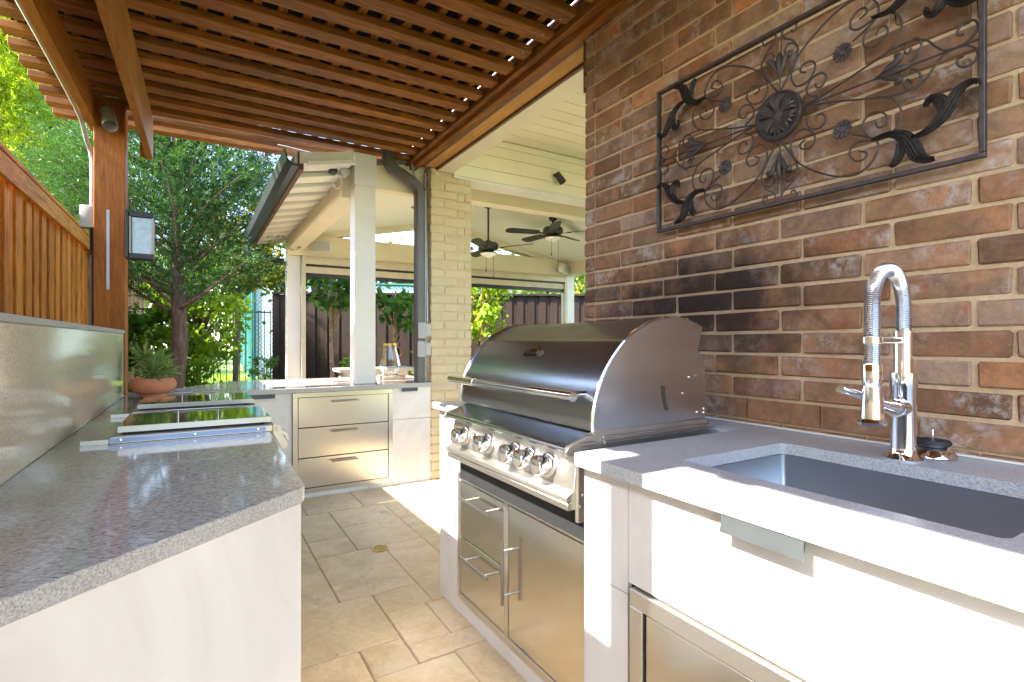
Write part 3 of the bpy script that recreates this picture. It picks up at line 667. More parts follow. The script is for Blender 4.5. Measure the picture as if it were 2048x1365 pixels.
# sports court with teal posts and pale wind screen
ct = empty('tennis_court_fence', (4, 25, 0), 'teal posted chain link court fence with pale windscreen beyond the lawn', 'fence')
P = [(2.56, 40.0), (1.55, 18.0), (14.0, 14.5), (30, 10)]
for a, b in zip(P, P[1:]):
    A, B = Vector(a), Vector(b); L = (B - A).length; n = max(1, int(L / 3))
    for i in range(n):
        q = A.lerp(B, i / n); q2 = A.lerp(B, (i + 1) / n)
        MB().tube([(q.x, q.y, -.1), (q.x, q.y, 3.1)], .07, 8).obj('post', 'teal', ct)
        MB().tube([(q.x, q.y, 3.06), (q2.x, q2.y, 3.06)], .045, 6).obj('rail', 'teal', ct)
        if a[0] > -1: MB().prism([(q.x, q.y), (q2.x, q2.y), (q2.x + .01, q2.y + .02), (q.x + .01, q.y + .02)], 'Z', .15, 3.02).obj('windscreen', 'screen', ct, False)
MB().prism([(1.2, 21), (2.9, 15.6), (3.4, 15.8), (1.9, 21)], 'Z', -.04, -.02).obj('path', 'asphalt_path', None, False, kind='structure')
for i in range(7):
    MB().tube([(1.56 + i * .05, 19.0 + i * 1.1, -.1), (1.56 + i * .05, 19.0 + i * 1.1, 3.1)], .055, 8).obj('post', 'teal', ct)

# ---------- foliage
def leaf_mesh(name, base, dirs, length, width, mat, bend=.0):
    """rhombic leaves: base Nx3, dirs Nx3 unit"""
    N = len(base); r = rng.normal(size=(N, 3)); side = np.cross(dirs, r); side /= np.linalg.norm(side, axis=1)[:, None] + 1e-9
    l = length * rng.uniform(.6, 1.25, (N, 1)); w = width * rng.uniform(.7, 1.25, (N, 1))
    v = np.stack([base, base + dirs * l * .45 + side * w * .5, base + dirs * l + np.array([0, 0, -bend]) * l, base + dirs * l * .45 - side * w * .5], 1).reshape(-1, 3)
    me = bpy.data.meshes.new(name); me.vertices.add(4 * N); me.vertices.foreach_set('co', v.astype(np.float32).ravel())
    me.loops.add(4 * N); me.loops.foreach_set('vertex_index', np.arange(4 * N, dtype=np.int32))
    me.polygons.add(N); me.polygons.foreach_set('loop_start', np.arange(0, 4 * N, 4, dtype=np.int32)); me.polygons.foreach_set('loop_total', np.full(N, 4, dtype=np.int32))
    me.update(calc_edges=True); me.materials.append(M[mat]); return me
def unit(a): return a / (np.linalg.norm(a, axis=1)[:, None] + 1e-9)
def limb_path(p0, d, L, sag=.0, wig=.12, n=6):
    P = [Vector(p0)]; d = Vector(d).normalized()
    for i in range(n):
        d = (d + Vector((random.uniform(-wig, wig), random.uniform(-wig, wig), random.uniform(-wig, wig) + sag))).normalized(); P.append(P[-1] + d * (L / n))
    return P
def juniper(x, y, h, rad, z_lo, lab, mat, nspr, trunk_r=.13, spray=.085, seed=0, lean=(0, 0), limbs=46, nm='juniper_tree', fork=1.5, up=.35, per=11):
    random.seed(seed); e = empty(nm, (x, y, -.05), lab, 'tree')
    top = Vector((x + lean[0], y + lean[1], h))
    tp = [Vector((x, y, -.05)), Vector((x - .03, y, .5)), Vector((x + .02, y, 1.1)), Vector((x + .01, y, fork))] + [Vector((x, y, fork)).lerp(top, t) + Vector((random.uniform(-.06, .06), random.uniform(-.06, .06), 0)) for t in (.2, .45, .7, 1)]
    tr = [trunk_r * 1.3, trunk_r * 1.05, trunk_r, trunk_r * .92, trunk_r * .6, trunk_r * .42, trunk_r * .25, .01]
    P = smooth_path(tp, 3); rr = list(np.interp(np.linspace(0, 7, len(P)), range(8), tr)); MB().tube(P, rr, 12).obj('trunk', 'bark', e)
    lm = MB(); bases = []; dirs = []
    for i in range(limbs):
        t = (i + random.random()) / limbs; z = fork + t * (h - fork) * .95 - .1
        a = random.uniform(0, 2 * math.pi); rl = rad * (1 - t) ** .55 * random.uniform(.75, 1.1) * (1 if t > .12 else .95)
        c = Vector((x, y, fork)).lerp(top, max(0, min(1, t * .95))); c.z = z
        pth = limb_path(c, (math.cos(a), math.sin(a), random.uniform(up, up + .7)), rl * 1.15, 0.02)
        if i < limbs * .7: lm.tube(pth, list(np.linspace(trunk_r * .26 * (1 - t * .6), .008, len(pth))), 6)
        for k, q in enumerate(pth[1:]):
            m_ = int(nspr / limbs / 6 * (.5 + k * .25)) + 1
            for _ in range(m_):
                off_ = Vector((random.gauss(0, 1), random.gauss(0, 1), random.gauss(0, .8))) * rad * .115
                b_ = q + off_
                if b_.z < z_lo: continue
                bases.append(b_); o = (b_ - Vector((x, y, b_.z - .5))).normalized(); dirs.append(o)
    lm.obj('limb', 'bark', e)
    B = np.array(bases); D = unit(np.array(dirs)); K = per
    Bt = np.repeat(B, K, 0) ; main = np.repeat(unit(D + rng.normal(0, .45, D.shape)), K, 0)
    s_ = rng.uniform(0, 1, (len(Bt), 1)); Bt = Bt + main * s_ * spray * 1.3 + rng.normal(0, spray * .12, Bt.shape)
    dd = unit(main + rng.normal(0, .55, main.shape) + np.array([0, 0, .12]))
    link('crown', leaf_mesh('crown', Bt, dd, spray * .62, spray * .11, mat), e, kind='stuff').matrix_parent_inverse = e.matrix_world.inverted()
    return e
def broadleaf(x, y, h, rad, nl, lab, mat, size=.09, seed=0, trunk_r=.05, z_lo=.4, clumps=30, nm='leafy_tree', zc_=None, flat=1.0, trunk=True, bark='bark', sig=.20, group=None, cat='tree', trunk_top=None, inner=.3):
    random.seed(seed); e = empty(nm, (x, y, -.05), lab, cat, group)
    zc_ = zc_ or h * .6; bases = []; dirs = []
    lm = MB()
    if trunk:
        tt = trunk_top or zc_
        P = smooth_path([Vector((x, y, -.05)), Vector((x + random.uniform(-.05, .05), y, tt * .5)), Vector((x + random.uniform(-.05, .05), y, tt)), Vector((x, y, min(h, tt + rad * .6)))], 3)
        MB().tube(P, list(np.linspace(trunk_r, trunk_r * .4, len(P))), 10).obj('trunk', bark, e)
    for i in range(clumps):
        v = Vector((random.gauss(0, 1), random.gauss(0, 1), random.gauss(0, 1))).normalized() * (inner + (1 - inner) * random.random() ** .5)
        c = Vector((x + v.x * rad, y + v.y * rad, zc_ + v.z * (h - zc_) * flat))
        if c.z < z_lo: c.z = z_lo + random.random() * .3
        if trunk:
            s0 = Vector((x, y, min(c.z, zc_) * .75 + random.uniform(-.2, .1)))
            mid = (s0 + c) / 2 + Vector((random.uniform(-.1, .1), random.uniform(-.1, .1), random.uniform(0, .15))); lm.tube([s0, mid, c], [trunk_r * .35, trunk_r * .22, .004], 5)
        k = nl // clumps
        q = rng.normal(0, rad * sig, (k, 3)) * np.array([1, 1, .7]) + np.array(c); bases.append(q)
        dd = rng.normal(0, 1, (k, 3)) * np.array([1, 1, .5]) + np.array([0, 0, -.35]); dirs.append(unit(dd))
    if trunk: lm.obj('limb', bark, e)
    link('crown', leaf_mesh('crown', np.concatenate(bases), np.concatenate(dirs), size, size * .85, mat, .15), e, kind='stuff').matrix_parent_inverse = e.matrix_world.inverted()
    return e
juniper(-.20, 8.5, 5.6, 1.62, 1.75, 'dark green juniper tree with a bare brown trunk behind the corner of the counter', 'leaf_juniper', 21000, .098, .085, 3, limbs=84, fork=1.6, up=.2, per=14)
juniper(-2.9, 12.5, 7.2, 2.6, 1.2, 'juniper coloured as sunlit yellow-green, rising over the left fence', 'leaf_juniper_sunlit', 13000, .16, .12, 5, limbs=60, up=.6, per=15)
juniper(-3.9, 16.2, 7.6, 2.6, 1.0, 'second juniper behind the sunlit-coloured one, further along the left fence', 'leaf_juniper_sunlit', 8000, .16, .15, 6, limbs=46, up=.6, per=13)
broadleaf(.08, 10.6, 2.85, .70, 2600, 'lime green leafy sapling with arching branches in front of the iron fence', 'leaf_maple', .10, 21, .05, .98, 34, zc_=1.7)
broadleaf(-.65, 10.9, 1.8, .55, 1700, 'low green shrub of broad leaves left of the juniper trunk', 'leaf_green', .10, 22, .03, .3, 26, nm='leafy_shrub', zc_=1.0, cat='shrub')
broadleaf(.80, 13.8, 4.8, 1.15, 4200, 'yellow-green tree behind the pavilion gutter', 'leaf_yellow', .13, 23, .07, 2.75, 36, zc_=3.1)
broadleaf(-.2, 9.4, 1.15, .45, 900, 'small bush of round leaves at the foot of the juniper', 'leaf_maple', .09, 24, .02, .3, 16, nm='leafy_shrub', zc_=.75, cat='shrub')
broadleaf(1.02, 9.9, 1.05, .22, 260, 'thin dark-leaved plant at the left of the white far column', 'leaf_green', .06, 25, .01, .3, 12, nm='small_plant', zc_=.75, cat='plant')
broadleaf(2.05, 9.3, 2.75, .55, 620, 'slender sapling with pale bark and green leaves, left of the near white column', 'leaf_green', .14, 31, .04, 1.3, 16, nm='sapling', zc_=2.2, bark='bark_pale', trunk_top=2.3)
broadleaf(3.02, 8.9, 2.6, .40, 320, 'leafy sapling between the white column and the glass lantern', 'leaf_green', .14, 32, .03, 1.2, 10, nm='sapling', zc_=1.85, bark='bark_pale')
broadleaf(4.55, 8.6, 2.75, .52, 1300, 'bright green sapling seen between the cream column and the grill hood', 'leaf_maple', .10, 33, .035, 1.15, 22, nm='sapling', zc_=2.0, bark='bark_pale', inner=.1)
for i, (x, y, h, r, n_, lab) in enumerate(((2.6, 14.0, 4.3, .95, 1500, 'green tree beyond the dark fence, left of the gable opening'), (8.2, 11.0, 4.2, 1.7, 3400, 'green tree beyond the dark fence, right of the gable opening'),
        (12.0, 13.0, 4.6, 2.2, 2600, 'yellowish tree far right beyond the pavilion'), (-4.6, 24, 6.5, 2.6, 2600, 'far green tree behind the lawn on the left'), (-1.0, 42, 8, 4.0, 3000, 'distant tree at the end of the lawn'),
        (5.0, 34, 6.0, 3.4, 3000, 'distant rounded tree beyond the court fence'), (13, 30, 7, 4, 3000, 'distant dark tree beyond the court'), (24, 24, 7, 4, 3000, 'distant tree right of the court'), (-6, 33, 7, 3.4, 2600, 'far tree at the left edge of the lawn'))):
    broadleaf(x, y, h, r, n_, lab, 'leaf_yellow' if i == 2 else 'leaf_far', .16 if i < 3 else .42, 40 + i, .1, .5, 34, zc_=h * .58, nm='leafy_tree')
# low planting at the foot of the dark fence
for i, (x, y) in enumerate(((3.05, 7.9), (3.55, 8.15), (2.1, 8.4), (4.6, 8.0))):
    broadleaf(x, y, 1.05, .26, 260, ('low lime bush left of the glass lantern', 'low lime bush right of the glass lantern', 'low grass tuft behind the near white column', 'low bush behind the grill hood')[i], 'leaf_maple', .07, 60 + i, .01, .2, 9, nm='low_bush', zc_=.72, trunk=False, cat='shrub')
# grass tufts as ground cover near the iron fence
gx = rng.uniform(-1, 2.6, 9000); gy = rng.uniform(10.5, 22, 9000); gb = np.stack([gx, gy, np.full(9000, -.05)], 1)
gd = unit(rng.normal(0, .35, (9000, 3)) + np.array([0, 0, 1])); link('grass', leaf_mesh('grass', gb, gd, .09, .016, 'leaf_maple'), kind='stuff', label='short lawn grass beyond the iron fence', cat='grass')

# stone bench and raised ledge in the pavilion
bn = empty('stone_table', (2.0, 7.0, 0), 'low grey stone table at the back of the pavilion', 'table')
MB().box(1.55, 2.55, 6.75, 7.15, .80, .845, .005).obj('top', 'granite_edge', bn); MB().box(1.62, 2.48, 6.82, 7.08, 0, .798).obj('base', 'stone_grey', bn, False)
MB().box(2.55, 4.3, 6.4, 6.9, .75, .80, .005).obj('stone_ledge', 'white_paint', None, label='pale stone ledge behind the glass lantern', cat='ledge')
bo = MB(); random.seed(5)
rocks = empty('rock_pile', (2.9, 6.7, .8), 'small pile of grey and pale rocks on the pavilion ledge', 'rocks')
for i in range(9):
    r = bmesh.new(); bmesh.ops.create_icosphere(r, subdivisions=2, radius=random.uniform(.03, .06))
    for v in r.verts: v.co = Vector((v.co.x * 1.4, v.co.y, v.co.z * .7)) * random.uniform(.82, 1.15)
    me = bpy.data.meshes.new('rock'); r.to_mesh(me); r.free(); finish(me, 'stone_grey', True, 20); inst('rock', me, rocks, (2.75 + i * .055, 6.55 + random.uniform(0, .2), .83))

exec_marker = True
# ============================================================ LEFT / BACK COUNTER
lc = empty('corner_counter', (0, 3, 0), 'L-shaped outdoor counter with speckled grey granite top and white porcelain cladding on the left', 'counter')
top = [(-.418, .815), (.232, 1.352), (.290, 4.195), (1.742, 4.200), (1.742, 4.60), (1.9, 4.64), (1.9, 5.22), (.27, 5.22), (-.14, 4.62), (-.385, 4.395), (-.385, 4.185)]
def rounded(pts, idx, r, k=4):
    out = []
    for i, p in enumerate(pts):
        if i in idx:
            a = Vector(pts[i - 1]); b = Vector(p); c = Vector(pts[(i + 1) % len(pts)])
            s = b + (a - b).normalized() * r; t = b + (c - b).normalized() * r
            for j in range(k + 1):
                u = j / k; out.append(tuple((1 - u) ** 2 * s + 2 * u * (1 - u) * b + u * u * t))
        else: out.append(tuple(p))
    return out
ctop = rounded(top, (1,), .03)
o = MB().prism(ctop, 'Z', .808, .845, .002).obj('countertop', 'granite', lc)
o.data.materials.append(M['granite_edge'])
for p in o.data.polygons:
    if abs(p.normal.z) < .5: p.material_index = 1
# diagonal end cladding, two slabs
def cladd(p, q, t, z0, z1, par, name='cladding_panel'):
    return slab_between(MB(), p, q, 0, t, z0, z1).obj(name, 'porcelain', par, False)
dcor = (.212, 1.366); dv = Vector((-.637 * 0 - .7716, -.6361, 0))
far = (dcor[0] - .7716 * .84, dcor[1] - .6361 * .84)
cladd(far, dcor, .014, 0.0, .807, lc)
MB().box(.197, .2115, 1.372, 4.222, 0, .807).obj('cladding_panel', 'porcelain', lc, False)
core = MB(); core.prism([(-.42, .885), (.19, 1.39), (.19, 4.25), (-.42, 4.25)], 'Z', 0, .806); core.obj('base', 'dark_gap', lc, False)
MB().box(.2, 1.73, 4.245, 5.1, 0, .806).obj('base', 'dark_gap', lc, False)
# back counter cladding round the drawer unit
MB().box(.2125, .623, 4.226, 4.24, .001, .806).obj('cladding_panel', 'porcelain', lc, False)
MB().box(1.402, 1.741, 4.226, 4.24, .545, .806).obj('cladding_panel', 'porcelain', lc, False)
MB().box(1.402, 1.741, 4.226, 4.24, .001, .542).obj('cladding_panel', 'porcelain', lc, False)
MB().box(.625, 1.20, 4.226, 4.24, .001, .038).obj('cladding_panel', 'porcelain', lc, False)
MB().box(1.203, 1.40, 4.226, 4.24, .001, .038).obj('cladding_panel', 'porcelain', lc, False)
MB().box(.2125, .623, 5.08, 5.1, .001, .806).obj('cladding_panel', 'porcelain', lc, False)
# backsplash with cap
bs = MB(); bs.prism([(-.445, -.6), (-.421, -.6), (-.394, 4.18), (-.418, 4.18)], 'Z', .846, 1.246); bs.obj('backsplash', 'granite_bs', lc, False)
bs = MB(); bs.prism([(-.57, -.6), (-.416, -.6), (-.389, 4.19), (-.57, 4.19)], 'Z', 1.247, 1.270, .003); bs.obj('cap', 'granite_edge', lc)
MB().box(-.56, -.45, -.6, 4.15, 0, 1.245).obj('base', 'stone_grey', lc, False)
bd_ = MB(); bd_.prism([(-.421, .9), (-.416, .9), (-.389, 4.18), (-.394, 4.18)], 'Z', .8455, .850); bd_.obj('sealant', 'white_paint', lc, False)
def pull(x, y, z, ax, par, mt, w=.15):
    """angled edge pull: a top flange and a hanging lip"""
    mb = MB()
    if ax == 'Y': # faces -Y
        mb.prism([(y - .004, z), (y - .022, z), (y - .026, z - .03), (y - .022, z - .03), (y - .018, z - .004), (y - .004, z - .004)], 'X', x - w / 2, x + w / 2)
    else:
        mb.prism([(x - .002, z), (x - .028, z), (x - .034, z - .034), (x - .030, z - .034), (x - .024, z - .004), (x - .002, z - .004)], 'Y', y - w / 2, y + w / 2)
    return mb.obj('edge_pull', mt, par, False)
pull(.42, 4.226, .807, 'Y', lc, 'black', .17); pull(1.545, 4.226, .807, 'Y', lc, 'black', .14)

# three-drawer stainless unit
du = empty('drawer_cabinet', (1.01, 4.22, 0), 'stainless steel three-drawer cabinet built into the back counter', 'drawer cabinet')
X0, X1, Z0, Z1 = .627, 1.399, .041, .806
fr = MB(); bw = .036
for a in ((X0, X1, Z1 - bw, Z1), (X0, X1, Z0, Z0 + bw), (X0, X0 + bw, Z0 + bw, Z1 - bw), (X1 - bw, X1, Z0 + bw, Z1 - bw)): fr.box(a[0], a[1], 4.205, 4.242, a[2], a[3], .0015)
fr.obj('frame', 'steel_drawer', du)
MB().box(X0 + .005, X1 - .005, 4.236, 4.238, Z0 + .005, Z1 - .005).obj('inside', 'dark_gap', du, False)
hh = (Z1 - Z0 - 2 * bw) / 3
def bar_handle(par, p, q, out, r=.006, inset=.03, mt='steel_rail'):
    p, q, out = Vector(p), Vector(q), Vector(out); d = (q - p).normalized()
    hb = MB(); hb.tube([p + out, q + out], r, 14)
    for c in (p + d * inset, q - d * inset): hb.tube([c, c + out], r * .75, 10)
    return hb.obj('handle', mt, par)
for k in range(3):
    za = Z0 + bw + k * hh + .003; zb = za + hh - .006
    dd_ = MB().box(X0 + bw + .004, X1 - bw - .004, 4.208, 4.230, za, zb, .0015).obj('drawer', 'steel_drawer', du)
    zz = zb - .035; bar_handle(dd_, (.905, 4.208, zz), (1.110, 4.208, zz), (0, -.032, 0))

# ============================================================ GRILL + SINK COUNTER
gc = empty('grill_counter', (1.3, 1, 0), 'long white clad counter with honed grey granite top along the brick wall', 'counter')
GZ = .91; TK = .030; SX = .835; SFX = .866; SY = 1.078
# granite: left piece, strip behind the grill, sink piece around the cut-out
CX0, CX1, CY0, CY1 = 1.012, 1.432, .275, .874
def gran(pts, nm='countertop', bev=.003):
    o = MB().prism(pts, 'Z', GZ - TK, GZ, bev, 2).obj(nm, 'granite2', gc); return o
M['granite2'] = mat_granite('honed_grey_granite', (.36, .37, .38), (.52, .53, .54), (.16, .16, .17), .28, (110, 110, 110), 1)
gran([(.968, 1.992), (.968, 2.325), (1.655, 2.325), (1.655, 1.992)])
gran([(1.47, 1.0795), (1.47, 1.991), (1.655, 1.991), (1.655, 1.0795)], bev=.001)
bm_ = MB(); # sink piece: ring built from an outer and inner loop
outer = rounded([(SX, -1.2), (SX, SY), (1.655, SY), (1.655, -1.2)], (1,), .02)
inner = rounded([(CX0, CY0), (CX0, CY1), (CX1, CY1), (CX1, CY0)], (0, 1, 2, 3), .022)
def ring_prism(mb, outer, inner, z0, z1):
    b = mb.bm
    for z in (z0, z1):
        ov = [b.verts.new((x, y, z)) for x, y in outer]; iv = [b.verts.new((x, y, z)) for x, y in inner]
        ed = [b.edges.new((ov[i], ov[(i + 1) % len(ov)])) for i in range(len(ov))] + [b.edges.new((iv[i], iv[(i + 1) % len(iv)])) for i in range(len(iv))]
        bmesh.ops.triangle_fill(b, use_beauty=True, use_dissolve=False, edges=ed)
        if z == z0: o0, i0 = ov, iv
        else:
            for i in range(len(ov)): b.faces.new((o0[i], o0[(i + 1) % len(ov)], ov[(i + 1) % len(ov)], ov[i]))
            for i in range(len(iv)): b.faces.new((i0[i], iv[i], iv[(i + 1) % len(iv)], i0[(i + 1) % len(iv)]))
ring_prism(bm_, outer, inner, GZ - TK, GZ); bm_.obj('countertop', 'granite2', gc, True, 30)
# sealant bead along the wall
MB().box(1.640, 1.656, -1.2, 1.99, GZ + .0005, GZ + .006, .002).obj('sealant', 'white_paint', gc)
# cladding: grill bay is recessed at X=1.0
MB().box(1.0, 1.014, 2.085, 2.31, .001, .879).obj('cladding_panel', 'porcelain', gc, False)
MB().box(1.0, 1.014, 1.2, 2.083, .001, .075).obj('cladding_panel', 'porcelain', gc, False)
MB().box(1.015, 1.65, 2.296, 2.31, .001, .879).obj('cladding_panel', 'porcelain', gc, False)
MB().box(SFX + .015, 1.2, 1.05, 1.064, .001, .879).obj('cladding_panel', 'porcelain', gc, False)
MB().box(SFX, SFX + .014, .905, 1.064, .001, .605).obj('cladding_panel', 'porcelain', gc, False)
MB().box(SFX, SFX + .014, .905, 1.064, .608, .878).obj('cladding_panel', 'porcelain', gc, False)
MB().box(SFX + .0005, SFX + .014, -1.1, .903, .637, .872).obj('false_drawer_front', 'porcelain', gc, False)
MB().box(1.03, 1.6, -1.1, 2.28, 0, .62).obj('base', 'dark_gap', gc, False)
MB().box(SFX + .015, 1.02, -1.1, 1.045, 0, .60).obj('base', 'dark_gap', gc, False)
MB().box(1.03, 1.06, 1.1, 2.28, .62, .87).obj('base', 'rubber', gc, False)  # near-black backing, paints the shade in the gap behind the grill panel
pull(SFX, .552, .880, 'X', gc, 'dark_pull', .155)
# sink basin
sk = empty('sink', (1.27, .6, GZ), 'undermount rectangular stainless steel sink in the right counter', 'sink')
sb = MB(); b = sb.bm; loops = []
for off_, z in ((-.012, GZ - TK - .001), (.002, GZ - TK - .001), (.004, GZ - .19), (.02, GZ - .215), (.10, GZ - .222)):
    lp = rounded([(CX0 + off_, CY0 + off_), (CX0 + off_, CY1 - off_), (CX1 - off_, CY1 - off_), (CX1 - off_, CY0 + off_)], (0, 1, 2, 3), .018)
    loops.append([b.verts.new((x, y, z)) for x, y in lp])
for A, B in zip(loops, loops[1:]):
    for i in range(len(A)): b.faces.new((A[i], A[(i + 1) % len(A)], B[(i + 1) % len(A)], B[i]))
b.faces.new(loops[-1]); bo_ = sb.obj('basin', 'steel_sink', sk, True, 50)
MB().lathe([(0, .001), (.04, .001), (.045, .003), (.05, .001)], ((CX0 + CX1) / 2, .6, GZ - .221), 28).obj('drain', 'chrome', sk)
# strainer on the counter
stn = empty('sink_strainer', (1.585, .585, GZ), 'chrome sink strainer basket with black rubber stopper beside the faucet', 'strainer')
MB().lathe([(0, .004), (.030, .004), (.044, .001), (.052, .003), (.050, .008), (.034, .022), (.030, .026), (0, .026)], (1.585, .575, GZ), 36).obj('basket', 'chrome', stn)
MB().lathe([(0, .026), (.032, .027), (.040, .034), (.036, .042), (0, .046)], (1.585, .575, GZ), 36).obj('stopper', 'rubber', stn)
MB().tube([(1.585, .575, GZ + .046), (1.585, .575, GZ + .068)], .004, 10).obj('pin', 'chrome', stn)
for k in range(14):
    a = k * 2 * math.pi / 14
    MB().lathe([(0, -.001), (.0035, 0), (0, .001)], (1.585 + math.cos(a) * .0415, .575 + math.sin(a) * .0415, GZ + .016), 8, cap=False).obj('hole', 'dark_gap', stn)
# faucet
fc = empty('faucet', (1.49, .60, GZ), 'tall chrome spring-neck kitchen faucet behind the sink', 'faucet'); FX, FY = 1.487, .598
MB().lathe([(0, 0), (.040, 0), (.041, .004), (.033, .010), (.0275, .018), (.0265, .028), (.0265, .175), (.0285, .180), (.0285, .212), (.0, .212)], (FX, FY, GZ), 40).obj('body', 'chrome', fc)
MB().lathe([(0, .212), (.0205, .212), (.0205, .315), (0, .317)], (FX, FY, GZ), 32).obj('riser', 'chrome', fc)
hx = FX - .155
core_p = [(FX, FY, GZ + .31), (FX, FY, GZ + .355)] + [(FX - .0775 + .0775 * math.cos(a), FY, GZ + .375 + .085 * math.sin(a)) for a in np.linspace(0, math.pi, 19)] + [(hx, FY, GZ + .34), (hx, FY, GZ + .27), (hx, FY, GZ + .215)]
cp = smooth_path(core_p, 3)
MB().tube(cp, .0125, 12).obj('hose', 'conduit', fc)
# coil spring
seglen = [0]
for a, bq in zip(cp, cp[1:]): seglen.append(seglen[-1] + (bq - a).length)
tot = seglen[-1]; turns = int(tot / .0042); hel = []; NN = turns * 9
for i in range(NN):
    sg = i / (NN - 1) * tot; j = max(0, min(len(cp) - 2, int(np.searchsorted(seglen, sg)) - 1)); t = (sg - seglen[j]) / (seglen[j + 1] - seglen[j] + 1e-9)
    p = cp[j].lerp(cp[j + 1], t); tg = (cp[j + 1] - cp[j]).normalized(); a1 = Vector((0, 1, 0)); b1 = tg.cross(a1); an = i / 9 * 2 * math.pi
    hel.append(p + a1 * math.cos(an) * .0148 + b1 * math.sin(an) * .0148)
M['satin'] = mat_plain('satin_steel', (.72, .72, .73), .28, 1.0, var=.03, bump=0); MB().tube(hel, .0021, 5).obj('spring', 'satin', fc)
MB().lathe([(0, .0), (.0180, 0), (.0195, .006), (.0195, .045), (.0180, .050), (0, .05)], (hx, FY, GZ + .188), 32).obj('collar', 'chrome', fc)
MB().lathe([(0, .0), (.0285, 0), (.030, .006), (.0235, .014), (.0225, .03), (.0205, .085), (.0215, .09), (.0, .09)], (hx, FY, GZ + .098), 36).obj('spray_head', 'chrome', fc)
MB().tube([(FX, FY, GZ + .292), (hx + .012, FY, GZ + .292)], .0085, 14).obj('support_arm', 'chrome', fc)
MB().lathe([(.0165, -.009), (.020, -.007), (.020, .007), (.0165, .009)], (hx, FY, GZ + .292), 24, cap=False).obj('holder_ring', 'chrome', fc)
MB().tube([(FX - .005, FY + .0, GZ + .128), (FX - .043, FY - .0, GZ + .128)], [.024, .022], 24).obj('valve', 'chrome', fc)
lv = MB().tube(smooth_path([(FX - .044, FY, GZ + .128), (FX - .075, FY + .008, GZ + .135), (FX - .13, FY + .03, GZ + .158), (FX - .185, FY + .055, GZ + .178)], 4), [.020, .019, .018, .016, .0145, .013, .0125, .012, .012, .013, .014, .0145, .013], 16)
for v in lv.bm.verts: 
    zz = GZ + .128 + max(0, (FX - .044 - v.co.x)) * .35; v.co.z = zz + (v.co.z - zz) * .75
lv.obj('lever', 'chrome', fc)

# lower stainless unit under the sink
u2 = empty('access_cabinet', (.86, .3, .3), 'stainless framed access door under the sink at the lower right corner', 'cabinet')
fr = MB()
for a in ((-.6, .888, .592, .632), (-.6, .888, .02, .05), (.848, .888, .05, .592), (-.6, -.56, .05, .592)): fr.box(SFX - .012, SFX + .02, a[0], a[1], a[2], a[3], .0015)
fr.obj('frame', 'steel_panel', u2)
MB().box(SFX - .006, SFX + .01, -.555, .842, .055, .587, .002).obj('door', 'steel_door', u2)

# access drawers and door under the grill
u1 = empty('access_cabinet', (1.0, 1.6, .3), 'stainless cabinet with two small drawers and one door under the grill', 'cabinet')
fr = MB(); y0, y1, z0_, z1_ = 1.09, 2.083, .076, .628
for a in ((y0, y1, z1_ - .030, z1_), (y0, y1, z0_, z0_ + .030), (y1 - .024, y1, z0_ + .03, z1_ - .03), (y0, y0 + .03, z0_ + .03, z1_ - .03), (1.655, 1.685, z0_ + .03, z1_ - .03)):
    fr.box(.985, 1.02, a[0], a[1], a[2], a[3], .0015)
fr.obj('frame', 'steel_panel', u1)
MB().box(1.012, 1.016, y0 + .01, y1 - .01, z0_ + .01, z1_ - .01).obj('inside', 'dark_gap', u1, False)
zm = .352
for za, zb in ((z0_ + .033, zm - .002), (zm + .002, z1_ - .033)):
    d_ = MB().box(.987, 1.011, 1.688, 2.056, za, zb, .002).obj('drawer', 'steel_door', u1)
    bar_handle(d_, (.987, 1.745, zb - .055), (.987, 1.985, zb - .055), (-.038, 0, 0), .006, .035)
d_ = MB().box(.987, 1.011, 1.123, 1.652, z0_ + .033, z1_ - .033, .002).obj('door', 'steel_door', u1)
bar_handle(d_, (.987, 1.632, .245), (.987, 1.632, .475), (-.038, 0, 0), .006, .035)

# ---------------------------------------------------------------- GRILL
gr_ = empty('gas_grill', (1.2, 1.55, .9), 'large built-in stainless steel gas grill with a closed rounded hood and five knobs', 'grill')
GY0, GY1 = 1.13, 1.985
hood = [(.956, .947), (.956, .987), (.966, 1.037), (.988, 1.094), (1.029, 1.152), (1.086, 1.207), (1.138, 1.238), (1.195, 1.260), (1.27, 1.271), (1.343, 1.265), (1.41, 1.243)]
hp = [tuple(v[:2]) for v in smooth_path([(x, z, 0) for x, z in hood], 4)]
inr = [(x + .0, z) for x, z in hp]
hd = MB(); b = hd.bm; rows = [[b.verts.new((x, y, z)) for x, z in hp] for y in (GY0 + .012, GY1 - .012)]
for i in range(len(hp) - 1): b.faces.new((rows[0][i], rows[0][i + 1], rows[1][i + 1], rows[1][i]))
bmesh.ops.solidify(b, geom=b.faces[:], thickness=-.002)
hood_o = hd.obj('hood', 'steel_y', gr_, True, 40)
side = hp + [(1.364, 1.106), (1.31, .947)]
cx, cz = 1.25, 1.05
big = [(cx + (x - cx) * 1.006, cz + (z - cz) * 1.008) for x, z in hp] + [(1.366, 1.106), (1.31, .947)]
for ya, yb in ((GY0, GY0 + .0115), (GY1 - .0115, GY1)): MB().prism(big, 'Y', ya, yb, .001).obj('hood_side', 'steel_y', hood_o, True, 25)
for ya in (GY0 + .0005, GY1 - .006):
    rim = MB(); rim.tube([(x, ya + .006, z) for x, z in [(cx + (x - cx) * 1.012, cz + (z - cz) * 1.014) for x, z in hp]], .0045, 6)
    rim.obj('hood_rim', 'chrome', hood_o)
rear = [(1.30, .947), (1.30, 1.10), (1.36, 1.19), (1.392, 1.185), (1.425, 1.15), (1.439, 1.118), (1.439, .947)]
for ya, yb in ((GY0 + .014, GY0 + .018), (GY1 - .018, GY1 - .014)): MB().prism(rear, 'Y', ya, yb).obj('rear_side', 'steel_y', gr_, False)
